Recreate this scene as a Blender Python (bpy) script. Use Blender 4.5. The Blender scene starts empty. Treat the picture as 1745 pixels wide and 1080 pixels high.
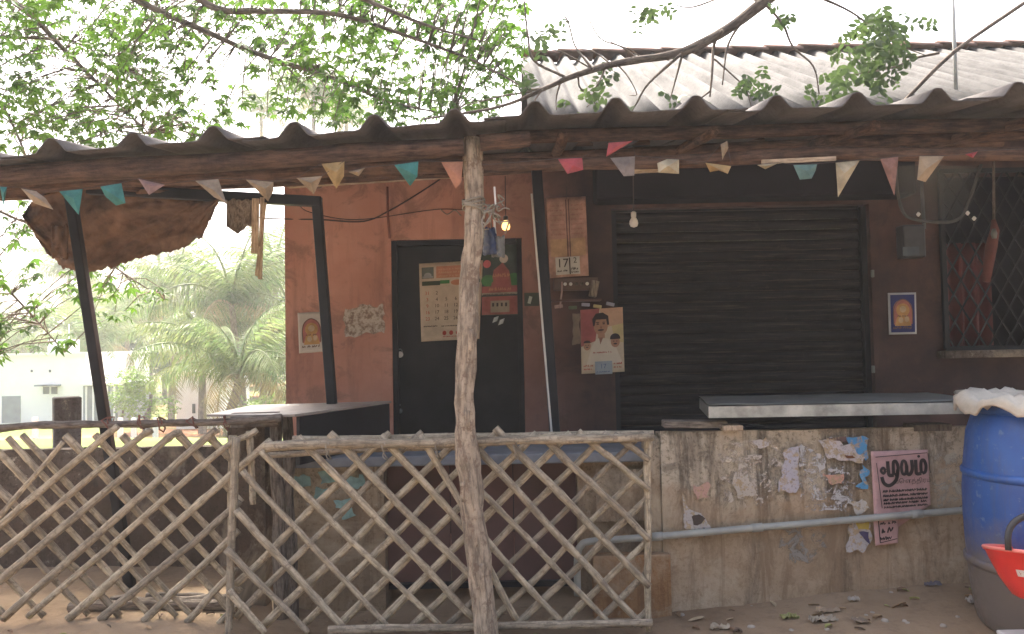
import bpy, math, random
from mathutils import Vector, Matrix, Euler, noise

random.seed(7)
R = math.radians
S = bpy.context.scene
COL = S.collection

# ------------------------------------------------------------------ camera
FPX, CW, CH = 1350.0, 1745.0, 1080.0
CAMZ, PITCH, ROLL = 1.40, R(2.1), R(1.1)
CAM = Vector((0, 0, CAMZ))
_f = Vector((0, math.cos(PITCH), math.sin(PITCH)))
_u0 = Vector((0, -math.sin(PITCH), math.cos(PITCH)))
_r0 = Vector((1, 0, 0))
_r = _r0 * math.cos(ROLL) - _u0 * math.sin(ROLL)
_u = _r0 * math.sin(ROLL) + _u0 * math.cos(ROLL)
cd = bpy.data.cameras.new('camera')
cam = bpy.data.objects.new('camera', cd)
COL.objects.link(cam)
cd.sensor_width = 36.0
cd.lens = 36.0 * FPX / CW
cd.clip_start, cd.clip_end = 0.05, 2000
cam.matrix_world = Matrix((( _r.x, _u.x, -_f.x, CAM.x), (_r.y, _u.y, -_f.y, CAM.y), (_r.z, _u.z, -_f.z, CAM.z), (0, 0, 0, 1)))
S.camera = cam

# ------------------------------------------------------------------ sky, sun, exposure
SUN_EL, SUN_ROT = R(56), R(-20)
w = bpy.data.worlds.new('World'); S.world = w; w.use_nodes = True
nt = w.node_tree
sky = nt.nodes.new('ShaderNodeTexSky')
sky.sky_type = 'NISHITA'; sky.sun_disc = False
sky.sun_elevation = SUN_EL; sky.sun_rotation = SUN_ROT
sky.air_density = 0.6; sky.dust_density = 9.0; sky.ozone_density = 0.3
nt.nodes['Background'].inputs[1].default_value = 0.15
nt.links.new(sky.outputs[0], nt.nodes['Background'].inputs[0])
sd = bpy.data.lights.new('sun', 'SUN'); sd.energy = 2.6; sd.angle = R(4); sd.color = (1, .95, .87)
so = bpy.data.objects.new('sun', sd); COL.objects.link(so)
sdir = Vector((math.sin(SUN_ROT) * math.cos(SUN_EL), math.cos(SUN_ROT) * math.cos(SUN_EL), math.sin(SUN_EL)))
so.rotation_euler = sdir.to_track_quat('Z', 'Y').to_euler(); so.location = (0, 0, 30)
S.view_settings.view_transform = 'Standard'; S.view_settings.look = 'None'
S.view_settings.gamma = 1.0; S.view_settings.exposure = 2.54
S.render.engine = 'CYCLES'
S.cycles.use_denoising = True
S.cycles.max_bounces = 8; S.cycles.volume_bounces = 1

# ------------------------------------------------------------------ helpers
def ray(px, py):
    return _f + _r * ((px - CW / 2) / FPX) + _u * ((CH / 2 - py) / FPX)
def P(px, py, Y):                      # the point at depth Y that is seen in a direction
    d = ray(px, py); return CAM + d * (Y / d.y)
def PZ(px, py, z):                     # the point at height z
    d = ray(px, py); return CAM + d * ((z - CAMZ) / d.z)
def lerp(a, b, t): return a + (b - a) * t
def sst(a, b, x):
    t = min(1, max(0, (x - a) / (b - a))); return t * t * (3 - 2 * t)
def nz(x, y, z=0.0): return noise.noise(Vector((x, y, z)))

def gz(x, y):                          # height of the ground
    z = 0.13 * sst(.5, 2.3, x) * sst(3.0, 4.0, y) * (1 - sst(5, 8, y)) + .08 * sst(-.9, -1.7, x) * sst(3.0, 3.9, y) * (1 - sst(6, 9, y))
    z -= 2.1 * sst(7, 38, y)
    if y < 7 and abs(x) < 6:
        z += .022 * nz(x * 1.7, y * 1.7) + .010 * nz(x * 6, y * 6, 3) + .005 * nz(x * 19, y * 19, 5)
    elif y > 8:
        z += .15 * nz(x * .15, y * .15, 9)
    return z

ORG = {}
def tag(o, label=None, cat=None, group=None, kind=None):
    if label: o['label'] = label
    if cat: o['category'] = cat
    if group: o['group'] = group
    if kind: o['kind'] = kind
    return o
def thing(name, label, cat, loc, group=None):
    o = bpy.data.objects.new(name, None); COL.objects.link(o)
    o.location = loc; o.empty_display_size = .1; ORG[o.name] = Vector(loc)
    return tag(o, label, cat, group)

class MB:
    def __init__(s): s.v = []; s.f = []; s.g = {}
    def quad(s, a, b, c, d):
        n = len(s.v); s.v += [Vector(a), Vector(b), Vector(c), Vector(d)]; s.f.append((n, n + 1, n + 2, n + 3)); return s
    def poly(s, pts):
        n = len(s.v); s.v += [Vector(p) for p in pts]; s.f.append(tuple(range(n, n + len(pts)))); return s
    def box(s, c, size, rot=None, taper=1.0):
        c = Vector(c); n = len(s.v)
        for k in (-.5, .5):
            t = taper if k > 0 else 1
            for i, j in ((-.5, -.5), (.5, -.5), (.5, .5), (-.5, .5)):
                p = Vector((i * size[0] * t, j * size[1] * t, k * size[2]))
                if rot: p = rot @ p
                s.v.append(c + p)
        s.f += [tuple(n + q for q in t) for t in ((3, 2, 1, 0), (4, 5, 6, 7), (0, 1, 5, 4), (1, 2, 6, 5), (2, 3, 7, 6), (3, 0, 4, 7))]
        return s
    def bar(s, a, b, wx, wz=None, up=(0, 0, 1)):       # rectangular bar between two points
        a, b = Vector(a), Vector(b); wz = wz or wx
        d = (b - a).normalized(); up = Vector(up)
        x = d.cross(up)
        if x.length < 1e-3: x = d.cross(Vector((1, 0, 0)))
        x.normalize(); y = x.cross(d)
        n = len(s.v)
        for p in (a, b):
            for i, j in ((-.5, -.5), (.5, -.5), (.5, .5), (-.5, .5)):
                s.g[len(s.v)] = (i * wx, j * wz, (p - a).length)
                s.v.append(p + x * (i * wx) + y * (j * wz))
        s.f += [tuple(n + q for q in t) for t in ((3, 2, 1, 0), (4, 5, 6, 7), (0, 1, 5, 4), (1, 2, 6, 5), (2, 3, 7, 6), (3, 0, 4, 7))]
        return s
    def tube(s, pts, rad, seg=8, rough=0.0, seed=0, flat=1.0):
        pts = [Vector(p) for p in pts]; m = len(pts)
        if not hasattr(rad, '__len__'): rad = [rad] * m
        n0 = len(s.v); x = None; arc = 0
        for i, p in enumerate(pts):
            if i: arc += (p - pts[i - 1]).length
            d = (pts[min(i + 1, m - 1)] - pts[max(i - 1, 0)])
            d = d.normalized() if d.length > 1e-9 else Vector((0, 0, 1))
            if x is None:
                x = d.cross(Vector((0, 1, 0)))
                if x.length < .05: x = d.cross(Vector((1, 0, 0)))
            x = (x - d * x.dot(d)); x.normalize(); y = d.cross(x)
            for k in range(seg):
                a = 2 * math.pi * k / seg
                rr = rad[i] * (1 + rough * nz(math.cos(a) * 1.3 + seed * 7.1, math.sin(a) * 1.3, i * .45))
                s.g[len(s.v)] = (math.cos(a) * rr, math.sin(a) * rr, arc)
                s.v.append(p + x * (math.cos(a) * rr) + y * (math.sin(a) * rr * flat))
        for i in range(m - 1):
            for k in range(seg):
                a = n0 + i * seg + k; b = n0 + i * seg + (k + 1) % seg
                s.f.append((a, b, b + seg, a + seg))
        s.f.append(tuple(n0 + seg - 1 - k for k in range(seg)))
        s.f.append(tuple(n0 + (m - 1) * seg + k for k in range(seg)))
        return s
    def lathe(s, prof, c, seg=24, ax=None, wob=0):
        c = Vector(c); n0 = len(s.v)
        for i, (r, z) in enumerate(prof):
            for k in range(seg):
                a = 2 * math.pi * k / seg
                rr = r * (1 + wob * nz(math.cos(a) * 2, math.sin(a) * 2, z * 3))
                p = Vector((rr * math.cos(a), rr * math.sin(a), z))
                if ax: p = ax @ p
                s.v.append(c + p)
        for i in range(len(prof) - 1):
            for k in range(seg):
                a = n0 + i * seg + k; b = n0 + i * seg + (k + 1) % seg
                s.f.append((a, b, b + seg, a + seg))
        s.f.append(tuple(n0 + seg - 1 - k for k in range(seg)))
        e = n0 + (len(prof) - 1) * seg
        s.f.append(tuple(e + k for k in range(seg)))
        return s
    def grid(s, fn, nu, nv):
        n0 = len(s.v)
        for j in range(nv + 1):
            for i in range(nu + 1): s.v.append(Vector(fn(i / nu, j / nv)))
        for j in range(nv):
            for i in range(nu):
                a = n0 + j * (nu + 1) + i; s.f.append((a, a + 1, a + nu + 2, a + nu + 1))
        return s
    def build(s, name, mat, parent=None, smooth=False, label=None, solid=0, bevel=0, kind=None, cat=None, group=None, loc=None, soff=0):
        if parent is not None:
            org = ORG[parent.name]
        elif loc is not None:
            org = Vector(loc)
        else:
            lo = [min(v[i] for v in s.v) for i in range(3)]; hi = [max(v[i] for v in s.v) for i in range(3)]
            org = Vector(((lo[0] + hi[0]) / 2, (lo[1] + hi[1]) / 2, lo[2]))
        me = bpy.data.meshes.new(name)
        me.from_pydata([v - org for v in s.v], [], s.f); me.update()
        o = bpy.data.objects.new(name, me); COL.objects.link(o)
        if mat: me.materials.append(mat)
        at = me.attributes.new('grain', 'FLOAT_VECTOR', 'POINT')
        at.data.foreach_set('vector', [c for i, v in enumerate(s.v) for c in s.g.get(i, (v.x, v.y, v.z))])
        if smooth: me.polygons.foreach_set('use_smooth', [True] * len(me.polygons))
        ORG[o.name] = org
        if parent is not None: o.parent = parent
        else: o.location = org
        if solid:
            m = o.modifiers.new('solid', 'SOLIDIFY'); m.thickness = solid; m.offset = soff
        if bevel:
            m = o.modifiers.new('bevel', 'BEVEL'); m.width = bevel; m.segments = 2; m.limit_method = 'ANGLE'
        return tag(o, label, cat, group, kind)

def wob(a, b, n, amp, seed):           # a hand-cut, not quite straight line
    a, b = Vector(a), Vector(b); out = []
    for i in range(n + 1):
        t = i / n; p = a.lerp(b, t); e = math.sin(math.pi * t) ** .5 if 0 < t < 1 else 0
        q = Vector((nz(t * 3.1, seed * 3.7), nz(t * 3.1, seed * 3.7, 20), nz(t * 3.1, seed * 3.7, 40)))
        out.append(p + q * amp * e)
    return out
def spl(pts, k=5):                     # Catmull-Rom through points
    pts = [Vector(p) for p in pts]; out = []
    q = [pts[0] * 2 - pts[1]] + pts + [pts[-1] * 2 - pts[-2]]
    for i in range(len(pts) - 1):
        p0, p1, p2, p3 = q[i:i + 4]
        for j in range(k):
            t = j / k
            out.append(.5 * ((2 * p1) + (p2 - p0) * t + (2 * p0 - 5 * p1 + 4 * p2 - p3) * t * t + (3 * p1 - p0 - 3 * p2 + p3) * t ** 3))
    out.append(pts[-1]); return out

# ------------------------------------------------------------------ materials
class NT:
    def __init__(s, name):
        s.m = bpy.data.materials.new(name); s.m.use_nodes = True; s.t = s.m.node_tree
        s.b = s.t.nodes['Principled BSDF']; s.pos = None
    def n(s, t, **k):
        x = s.t.nodes.new(t)
        for a, v in k.items(): setattr(x, a, v)
        return x
    def l(s, a, b): s.t.links.new(a, b)
    def coord(s, obj=False):
        if obj: return s.n('ShaderNodeTexCoord').outputs['Object']
        return s.n('ShaderNodeNewGeometry').outputs['Position']
    def mapping(s, src, scale):
        m = s.n('ShaderNodeMapping'); m.inputs['Scale'].default_value = scale; s.l(src, m.inputs['Vector']); return m.outputs[0]
    def noise(s, src, scale, detail=6, rough=.6, dist=0):
        x = s.n('ShaderNodeTexNoise'); x.inputs['Scale'].default_value = scale; x.inputs['Detail'].default_value = detail
        x.inputs['Roughness'].default_value = rough; x.inputs['Distortion'].default_value = dist; s.l(src, x.inputs['Vector']); return x.outputs['Fac']
    def ramp(s, src, stops):
        r = s.n('ShaderNodeValToRGB'); e = r.color_ramp.elements
        while len(e) < len(stops): e.new(.5)
        for i, (p, c) in enumerate(stops):
            e[i].position = p; e[i].color = (*c, 1) if hasattr(c, '__len__') else (c, c, c, 1)
        s.l(src, r.inputs[0]); return r.outputs[0]
    def mix(s, fac, a, b, mode='MIX'):
        x = s.n('ShaderNodeMix', data_type='RGBA', blend_type=mode)
        for v, i in ((fac, 0), (a, 6), (b, 7)):
            if hasattr(v, 'is_output'): s.l(v, x.inputs[i])
            elif i == 0: x.inputs[0].default_value = v
            else: x.inputs[i].default_value = (*v, 1)
        return x.outputs[2]
    def bump(s, h, strength=.4, dist=.01):
        b = s.n('ShaderNodeBump'); b.inputs['Strength'].default_value = strength; b.inputs['Distance'].default_value = dist
        s.l(h, b.inputs['Height']); s.l(b.outputs[0], s.b.inputs['Normal'])
    def out(s, col, rough=.8, metal=0, spec=None):
        if hasattr(col, 'is_output'): s.l(col, s.b.inputs['Base Color'])
        else: s.b.inputs['Base Color'].default_value = (*col, 1)
        s.b.inputs['Roughness'].default_value = rough; s.b.inputs['Metallic'].default_value = metal
        if spec is not None: s.b.inputs['Specular IOR Level'].default_value = spec
        return s.m

def m_plain(name, c, rough=.75, var=.25, scale=9, metal=0, bump=.15, rnd=0, obj=False, spec=None):
    k = NT(name); p = k.coord(obj); n1 = k.noise(p, scale)
    d = tuple(x * (1 - var) for x in c); e = tuple(min(1, x * (1 + var)) for x in c)
    col = k.ramp(n1, [(.3, d), (.7, e)])
    if rnd:
        oi = k.n('ShaderNodeObjectInfo'); v = k.ramp(oi.outputs['Random'], [(0, 1 - rnd), (1, 1 + 0 * rnd)])
        col = k.mix(1.0, col, v, 'MULTIPLY')
    if bump: k.bump(k.noise(p, scale * 6, 4), bump, .004)
    return k.out(col, rough, metal, spec)

def m_wood(name, c, dark, scale=1.0, rnd=.3, bump=.5, stretch=.13, patch=None):
    k = NT(name); an = k.n('ShaderNodeAttribute'); an.attribute_name = 'grain'; p = an.outputs['Vector']
    oi = k.n('ShaderNodeObjectInfo')
    ad = k.n('ShaderNodeVectorMath', operation='ADD'); k.l(p, ad.inputs[0])
    sc = k.n('ShaderNodeVectorMath', operation='SCALE'); sc.inputs[0].default_value = (13, 7, 5); k.l(oi.outputs['Random'], sc.inputs['Scale']); k.l(sc.outputs[0], ad.inputs[1])
    p = ad.outputs[0]; g = k.mapping(p, (1, 1, stretch))
    a = k.noise(p, 8 * scale, 8, .7); b = k.noise(g, 75 * scale, 6, .7); e = k.noise(p, 30 * scale, 6, .7)
    lt = tuple(min(1, x * 1.35) for x in c)
    col = k.ramp(a, [(.30, dark), (.47, c), (.70, lt)])
    col = k.mix(k.ramp(b, [(.44, 0.0), (.62, .8)]), col, tuple(x * .6 for x in dark))
    col = k.mix(k.ramp(b, [(.30, .6), (.42, 0.0)]), col, lt)
    if patch: col = k.mix(k.ramp(e, [(.52, 0.0), (.62, .8)]), col, patch)
    v = k.ramp(oi.outputs['Random'], [(0, (1 - rnd, 1 - rnd, 1 - rnd * .9)), (1, 1.0)])
    col = k.mix(1.0, col, v, 'MULTIPLY')
    ah = k.n('ShaderNodeMath', operation='ADD'); k.l(b, ah.inputs[0]); k.l(e, ah.inputs[1])
    k.bump(ah.outputs[0], bump, .008)
    return k.out(col, .88, 0, .2)

def m_terracotta():
    k = NT('terracotta_paint'); p = k.coord()
    a = k.noise(p, 1.3, 8, .62); b = k.noise(p, 9, 6, .7); s = k.noise(k.mapping(p, (5, 5, .5)), 2.2, 6, .65)
    col = k.ramp(a, [(.3, (.39, .175, .12)), (.52, (.52, .26, .19)), (.75, (.58, .33, .25))])
    col = k.mix(k.ramp(s, [(.52, 0.0), (.68, .35)]), col, (.18, .085, .065)); s3 = k.noise(p, 3.3, 8, .72, .7); col = k.mix(k.ramp(s3, [(.52, 0.0), (.62, .55)]), col, (.20, .11, .085)); col = k.mix(k.ramp(s3, [(.33, .5), (.42, 0.0)]), col, (.52, .25, .17))
    col = k.mix(k.ramp(b, [(.58, 0.0), (.72, .5)]), col, (.50, .26, .19))
    # deeper porch shade painted in with some grime, on the stretch round the shutter
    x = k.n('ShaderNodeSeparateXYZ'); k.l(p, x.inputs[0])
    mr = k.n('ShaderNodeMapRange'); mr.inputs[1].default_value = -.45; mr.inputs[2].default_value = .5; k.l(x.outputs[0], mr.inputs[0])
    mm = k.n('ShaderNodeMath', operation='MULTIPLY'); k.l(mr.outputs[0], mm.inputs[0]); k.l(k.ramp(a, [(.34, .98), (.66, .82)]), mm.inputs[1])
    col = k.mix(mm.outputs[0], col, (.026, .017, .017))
    k.bump(k.noise(p, 40, 5), .25, .004)
    return k.out(col, .8, 0, .3)

def m_plaster(name, lo, mid, hi, dirt=.8, streak=.8):
    k = NT(name); p = k.coord()
    a = k.noise(p, 2.1, 9, .68, .4); b = k.noise(p, 11, 9, .78, .5); c = k.noise(p, 48, 6, .78)
    s = k.noise(k.mapping(p, (4.5, 4.5, .55)), 2.0, 8, .72, .8); s2 = k.noise(p, 1.1, 5, .6)
    col = k.ramp(a, [(.33, lo), (.48, mid), (.62, hi)])
    col = k.mix(k.ramp(b, [(.52, 0.0), (.60, .8 * dirt)]), col, tuple(x * .3 for x in mid))
    col = k.mix(k.ramp(b, [(.34, .8), (.42, 0.0)]), col, (.60, .52, .42))
    col = k.mix(k.ramp(s, [(.50, 0.0), (.60, .9 * streak)]), col, (.055, .042, .032))
    col = k.mix(k.ramp(s2, [(.54, 0.0), (.64, .5)]), col, (mid[0] * .82, mid[1] * .66, mid[2] * .5))
    col = k.mix(k.ramp(c, [(.53, 0.0), (.62, .7)]), col, (mid[0] * .30, mid[1] * .28, mid[2] * .25))
    zx = k.n('ShaderNodeSeparateXYZ'); k.l(p, zx.inputs[0])
    zn = k.n('ShaderNodeMath', operation='MULTIPLY_ADD'); k.l(a, zn.inputs[0]); zn.inputs[1].default_value = -1.1; k.l(zx.outputs[2], zn.inputs[2])
    col = k.mix(k.ramp(zn.outputs[0], [(-.02, .6), (.10, 0.0)]), col, (lo[0] * .95, lo[1] * .80, lo[2] * .68))      # damp earth soaked up from below
    big = k.noise(p, .95, 7, .7, .6); big2 = k.noise(k.mapping(p, (2.2, 2.2, .6)), 1.5, 8, .72, .5)
    col = k.mix(k.ramp(big2, [(.52, 0.0), (.63, .75 * streak)]), col, (.10, .075, .052))
    col = k.mix(k.ramp(big, [(.36, .6), (.46, 0.0)]), col, (.55, .46, .33))
    ad = k.n('ShaderNodeMath', operation='MULTIPLY_ADD'); k.l(b, ad.inputs[0]); ad.inputs[1].default_value = 1.2; k.l(c, ad.inputs[2])
    k.bump(ad.outputs[0], .7, .012)
    return k.out(col, .92, 0, .2)

def m_dirt():
    k = NT('dirt_ground'); p = k.coord()
    a = k.noise(p, .9, 9, .65); b = k.noise(p, 9, 8, .7); c = k.noise(p, 70, 5, .75); far = k.noise(p, .11, 6, .6)
    col = k.ramp(a, [(.3, (.17, .115, .070)), (.5, (.275, .195, .122)), (.72, (.36, .27, .175))])
    col = k.mix(k.ramp(b, [(.5, 0.0), (.7, .5)]), col, (.13, .09, .06))
    col = k.mix(k.ramp(c, [(.55, 0.0), (.72, .7)]), col, (.27, .21, .15))
    # the fields behind: grass and red soil
    fld = k.ramp(far, [(.42, (.08, .12, .02)), (.50, (.11, .14, .035)), (.56, (.22, .10, .045)), (.7, (.26, .13, .07))])
    x = k.n('ShaderNodeSeparateXYZ'); k.l(p, x.inputs[0])
    mr = k.n('ShaderNodeMapRange'); mr.inputs[1].default_value = 6.2; mr.inputs[2].default_value = 8.5; k.l(x.outputs[1], mr.inputs[0])
    col = k.mix(mr.outputs[0], col, fld)
    k.bump(b, .6, .02)
    return k.out(col, .95, 0, .15)

def m_leaf(name, c, c2, tr=.45):
    k = NT(name); oi = k.coord()
    n1 = k.noise(oi, 1.6, 3)
    n2 = k.n('ShaderNodeTexWhiteNoise'); mp = k.n('ShaderNodeVectorMath', operation='SNAP'); mp.inputs[1].default_value = (.12, .12, .12)
    k.l(oi, mp.inputs[0]); k.l(mp.outputs[0], n2.inputs['Vector'])
    col = k.mix(k.ramp(n1, [(.35, 0.0), (.65, 1.0)]), c, c2)
    col = k.mix(1.0, col, k.ramp(n2.outputs['Value'], [(0, .6), (1, 1.0)]), 'MULTIPLY')
    k.out(col, .55, 0, .3)
    t = k.n('ShaderNodeBsdfTranslucent'); k.l(col, t.inputs[0])
    mx = k.n('ShaderNodeMixShader'); mx.inputs[0].default_value = tr
    k.l(k.b.outputs[0], mx.inputs[1]); k.l(t.outputs[0], mx.inputs[2])
    k.l(mx.outputs[0], k.t.nodes['Material Output'].inputs['Surface'])
    return k.m

def m_paper(name, c, stain=.25, tr=0):
    k = NT(name); p = k.coord(); a = k.noise(p, 12, 6, .65); b = k.noise(p, 45, 4)
    col = k.ramp(a, [(.35, tuple(x * (1 - stain) for x in c)), (.62, c)])
    k.bump(b, .12, .003); k.out(col, .7, 0, .3)
    if tr:
        t = k.n('ShaderNodeBsdfTranslucent'); k.l(col, t.inputs[0]); mx = k.n('ShaderNodeMixShader'); mx.inputs[0].default_value = tr
        k.l(k.b.outputs[0], mx.inputs[1]); k.l(t.outputs[0], mx.inputs[2]); k.l(mx.outputs[0], k.t.nodes['Material Output'].inputs['Surface'])
    return k.m

def m_roof(name, lo, hi, moss):
    k = NT(name); p = k.coord(); a = k.noise(p, 1.5, 8, .65); s = k.noise(k.mapping(p, (8, .8, .8)), 1.6, 7, .7); c = k.noise(p, 40, 5, .7)
    col = k.ramp(a, [(.3, lo), (.65, hi)])
    col = k.mix(k.ramp(s, [(.47, 0.0), (.66, .75)]), col, moss)
    col = k.mix(k.ramp(c, [(.5, 0.0), (.7, .5)]), col, tuple(x * .4 for x in lo))
    k.bump(c, .35, .005)
    return k.out(col, .9, 0, .2)

M = {}
M['terra'] = m_terracotta()
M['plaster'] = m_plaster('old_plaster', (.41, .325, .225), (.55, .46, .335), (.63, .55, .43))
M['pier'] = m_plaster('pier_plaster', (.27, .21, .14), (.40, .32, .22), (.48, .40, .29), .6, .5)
M['cwall'] = m_plaster('dark_rough_plaster', (.09, .07, .055), (.14, .11, .085), (.19, .15, .12), .7, .6)
M['concrete'] = m_plaster('grey_concrete', (.12, .11, .10), (.17, .16, .15), (.22, .21, .20), .5, .5)
M['dirt'] = m_dirt()
M['bamboo'] = m_wood('weathered_bamboo', (.50, .415, .29), (.32, .26, .18), 1.0, .32, .55, .12, (.24, .19, .135))
M['pole'] = m_wood('brown_pole', (.13, .075, .05), (.05, .03, .023), .8, .25, .7)
M['post'] = m_wood('bare_trunk', (.40, .32, .235), (.21, .165, .125), .75, .0, 1.0, .16, (.18, .12, .085))
M['greywood'] = m_wood('grey_wood', (.25, .205, .16), (.10, .08, .065), 1.2, .3, .6)
M['palewood'] = m_wood('pale_wood', (.55, .43, .30), (.36, .26, .17), 1.0, .1, .3)
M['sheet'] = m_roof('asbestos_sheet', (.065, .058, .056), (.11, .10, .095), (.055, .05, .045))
M['roofsheet'] = m_roof('pale_asbestos', (.045, .044, .042), (.09, .088, .084), (.014, .013, .012))
M['ridge'] = m_plain('ridge_clay', (.19, .115, .085), .85, .35, 5)
M['door'] = m_plain('black_door_paint', (.009, .010, .011), .6, .7, 5, bump=.15, spec=.25)
M['steel'] = m_plain('black_steel', (.008, .009, .012), .5, .5, 6, bump=.15, spec=.3)
M['shutter'] = m_plain('shutter_steel', (.017, .0145, .015), .6, .5, 3.5, bump=.15, rnd=.35, spec=.25)
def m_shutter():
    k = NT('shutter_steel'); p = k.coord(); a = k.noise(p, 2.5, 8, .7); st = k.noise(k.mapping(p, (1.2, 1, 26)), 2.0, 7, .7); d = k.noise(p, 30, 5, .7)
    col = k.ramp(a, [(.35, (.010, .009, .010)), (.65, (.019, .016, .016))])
    col = k.mix(k.ramp(st, [(.52, 0.0), (.66, .75)]), col, (.062, .045, .037)); col = k.mix(k.ramp(d, [(.6, 0.0), (.72, .5)]), col, (.05, .038, .03))  # stretched streaks paint horizontal slat highlights into the colour
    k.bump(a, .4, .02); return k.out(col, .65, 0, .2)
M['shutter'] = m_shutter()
M['dark'] = m_plain('dark_hood', (.012, .011, .015), .8, .3, 3, spec=.15)
M['maroon'] = m_plain('maroon_board', (.11, .052, .042), .7, .3, 4)
M['grey'] = m_plain('grey_slab', (.16, .17, .18), .7, .3, 6)
M['tin'] = m_plain('tin_sheet', (.17, .175, .155), .5, .25, 5, metal=.25, bump=.2)
M['tinwhite'] = m_plain('tin_rim', (.36, .36, .31), .55, .45, 9, bump=.3)
M['tabletop'] = m_plain('worn_sheet', (.30, .26, .22), .5, .2, 7, bump=.2)
M['pvc'] = m_plain('grey_pipe', (.33, .33, .29), .5, .2, 7, bump=.1)
M['blue'] = None
M['red'] = m_plain('red_plastic', (.70, .03, .022), .4, .15, 6, bump=.08)
M['redrim'] = m_plain('red_rim', (.72, .20, .16), .45, .2, 8)
M['black'] = m_plain('black_plastic', (.025, .022, .02), .5, .3, 8)
M['sack'] = m_plain('sack_cloth', (.52, .47, .38), .95, .25, 9, bump=.6)
M['tarp'] = m_plain('brown_tarp', (.125, .07, .042), .9, .6, 7, bump=.8)
M['twine'] = m_plain('twine', (.26, .23, .18), .9, .3, 12)
M['wire'] = m_plain('dark_wire', (.05, .035, .03), .7, .2, 8)
M['bark'] = m_wood('bark', (.16, .125, .095), (.07, .055, .045), 1.0, .1, .8)
M['palmbark'] = m_wood('palm_bark', (.22, .18, .14), (.11, .09, .07), .6, .1, .6)
M['leafA'] = m_leaf('leaf_bright', (.098, .195, .020), (.052, .118, .018), .52)
M['leafB'] = m_leaf('leaf_olive', (.075, .12, .035), (.045, .075, .025), .4)
M['leafC'] = m_leaf('leaf_far', (.055, .11, .035), (.10, .165, .05), .3)
M['leafD'] = m_leaf('leaf_lime', (.20, .32, .05), (.13, .24, .04), .4)
M['palm'] = m_leaf('palm_leaf', (.13, .22, .07), (.22, .26, .10), .4)
M['palmdry'] = m_leaf('palm_leaf_dry', (.36, .28, .13), (.24, .25, .10), .3)
M['white'] = m_plain('whitewash', (.80, .80, .78), .8, .04, 2)
M['pane'] = m_plain('far_window', (.06, .07, .08), .4, .2, 2)
M['porch'] = m_plain('porch_grey', (.20, .22, .23), .7, .2, 2)
M['stone'] = m_plain('stone', (.32, .28, .23), .9, .3, 10, bump=.6)
M['cord'] = m_plain('white_plastic', (.62, .60, .56), .5, .1, 5)
M['plywood'] = m_plaster('stained_board', (.30, .17, .08), (.40, .25, .13), (.46, .32, .19), .7, .7)
def paint(name, c, stain=.2): 
    key = 'p_' + name
    if key not in M: M[key] = m_paper(name, c, stain)
    return M[key]

def m_blue():
    k = NT('blue_barrel'); p = k.coord(True)
    x = k.n('ShaderNodeSeparateXYZ'); k.l(p, x.inputs[0])
    a = k.noise(p, 5, 7, .65); b = k.noise(p, 25, 5, .7); s = k.noise(k.mapping(p, (8, 8, .8)), 3, 6, .7)
    col = k.ramp(a, [(.3, (.012, .062, .25)), (.7, (.024, .105, .35))])
    col = k.mix(k.ramp(b, [(.60, 0.0), (.70, .6)]), col, (.22, .30, .42))
    col = k.mix(k.ramp(s, [(.5, 0.0), (.7, .45)]), col, (.07, .09, .13))
    ad = k.n('ShaderNodeMath', operation='MULTIPLY_ADD'); k.l(a, ad.inputs[0]); ad.inputs[1].default_value = -.55; k.l(x.outputs[2], ad.inputs[2])
    col = k.mix(k.ramp(ad.outputs[0], [(0.0, .95), (.22, .0)]), col, (.16, .13, .10))   # mud splashed up from the ground
    k.l(k.ramp(b, [(.3, .3), (.7, .55)]), k.b.inputs['Roughness']); k.bump(b, .08, .003)
    k.out(col, .4); return k.m
M['blue'] = m_blue()

# ================================================================== THE SETTING
def axis(segs):
    out = []
    for a, b, st in segs:
        n = max(1, round((b - a) / st)); out += [a + (b - a) * i / n for i in range(n)]
    out.append(segs[-1][1]); return out
gx = axis([(-220, -40, 20), (-40, -6, 2), (-6, -3.2, .2), (-3.2, 3.4, .045), (3.4, 6, .2), (6, 40, 2), (40, 220, 20)])
gy = axis([(-40, 0, 4), (0, 3.0, .25), (3.0, 5.4, .045), (5.4, 8, .2), (8, 60, 1.5), (60, 300, 20)])
mb = MB(); mb.v = [Vector((x, y, gz(x, y))) for y in gy for x in gx]; nx = len(gx)
mb.f = [(j * nx + i, j * nx + i + 1, (j + 1) * nx + i + 1, (j + 1) * nx + i) for j in range(len(gy) - 1) for i in range(nx - 1)]
mb.build('ground', M['dirt'], smooth=True, kind='structure', loc=(0, 0, 0), label='brown trodden earth in front of the stall and fields behind')

M['asphalt'] = m_plain('asphalt', (.055, .053, .05), .9, .25, 7, bump=.6)
MB().box((0, -3.8, .0), (300, 9.0, .10)).build('road', M['asphalt'], kind='structure', loc=(0, 0, 0), label='unseen dark asphalt road added to cut bounced light')  # out of view, added dark so less light bounces under the awning
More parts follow.
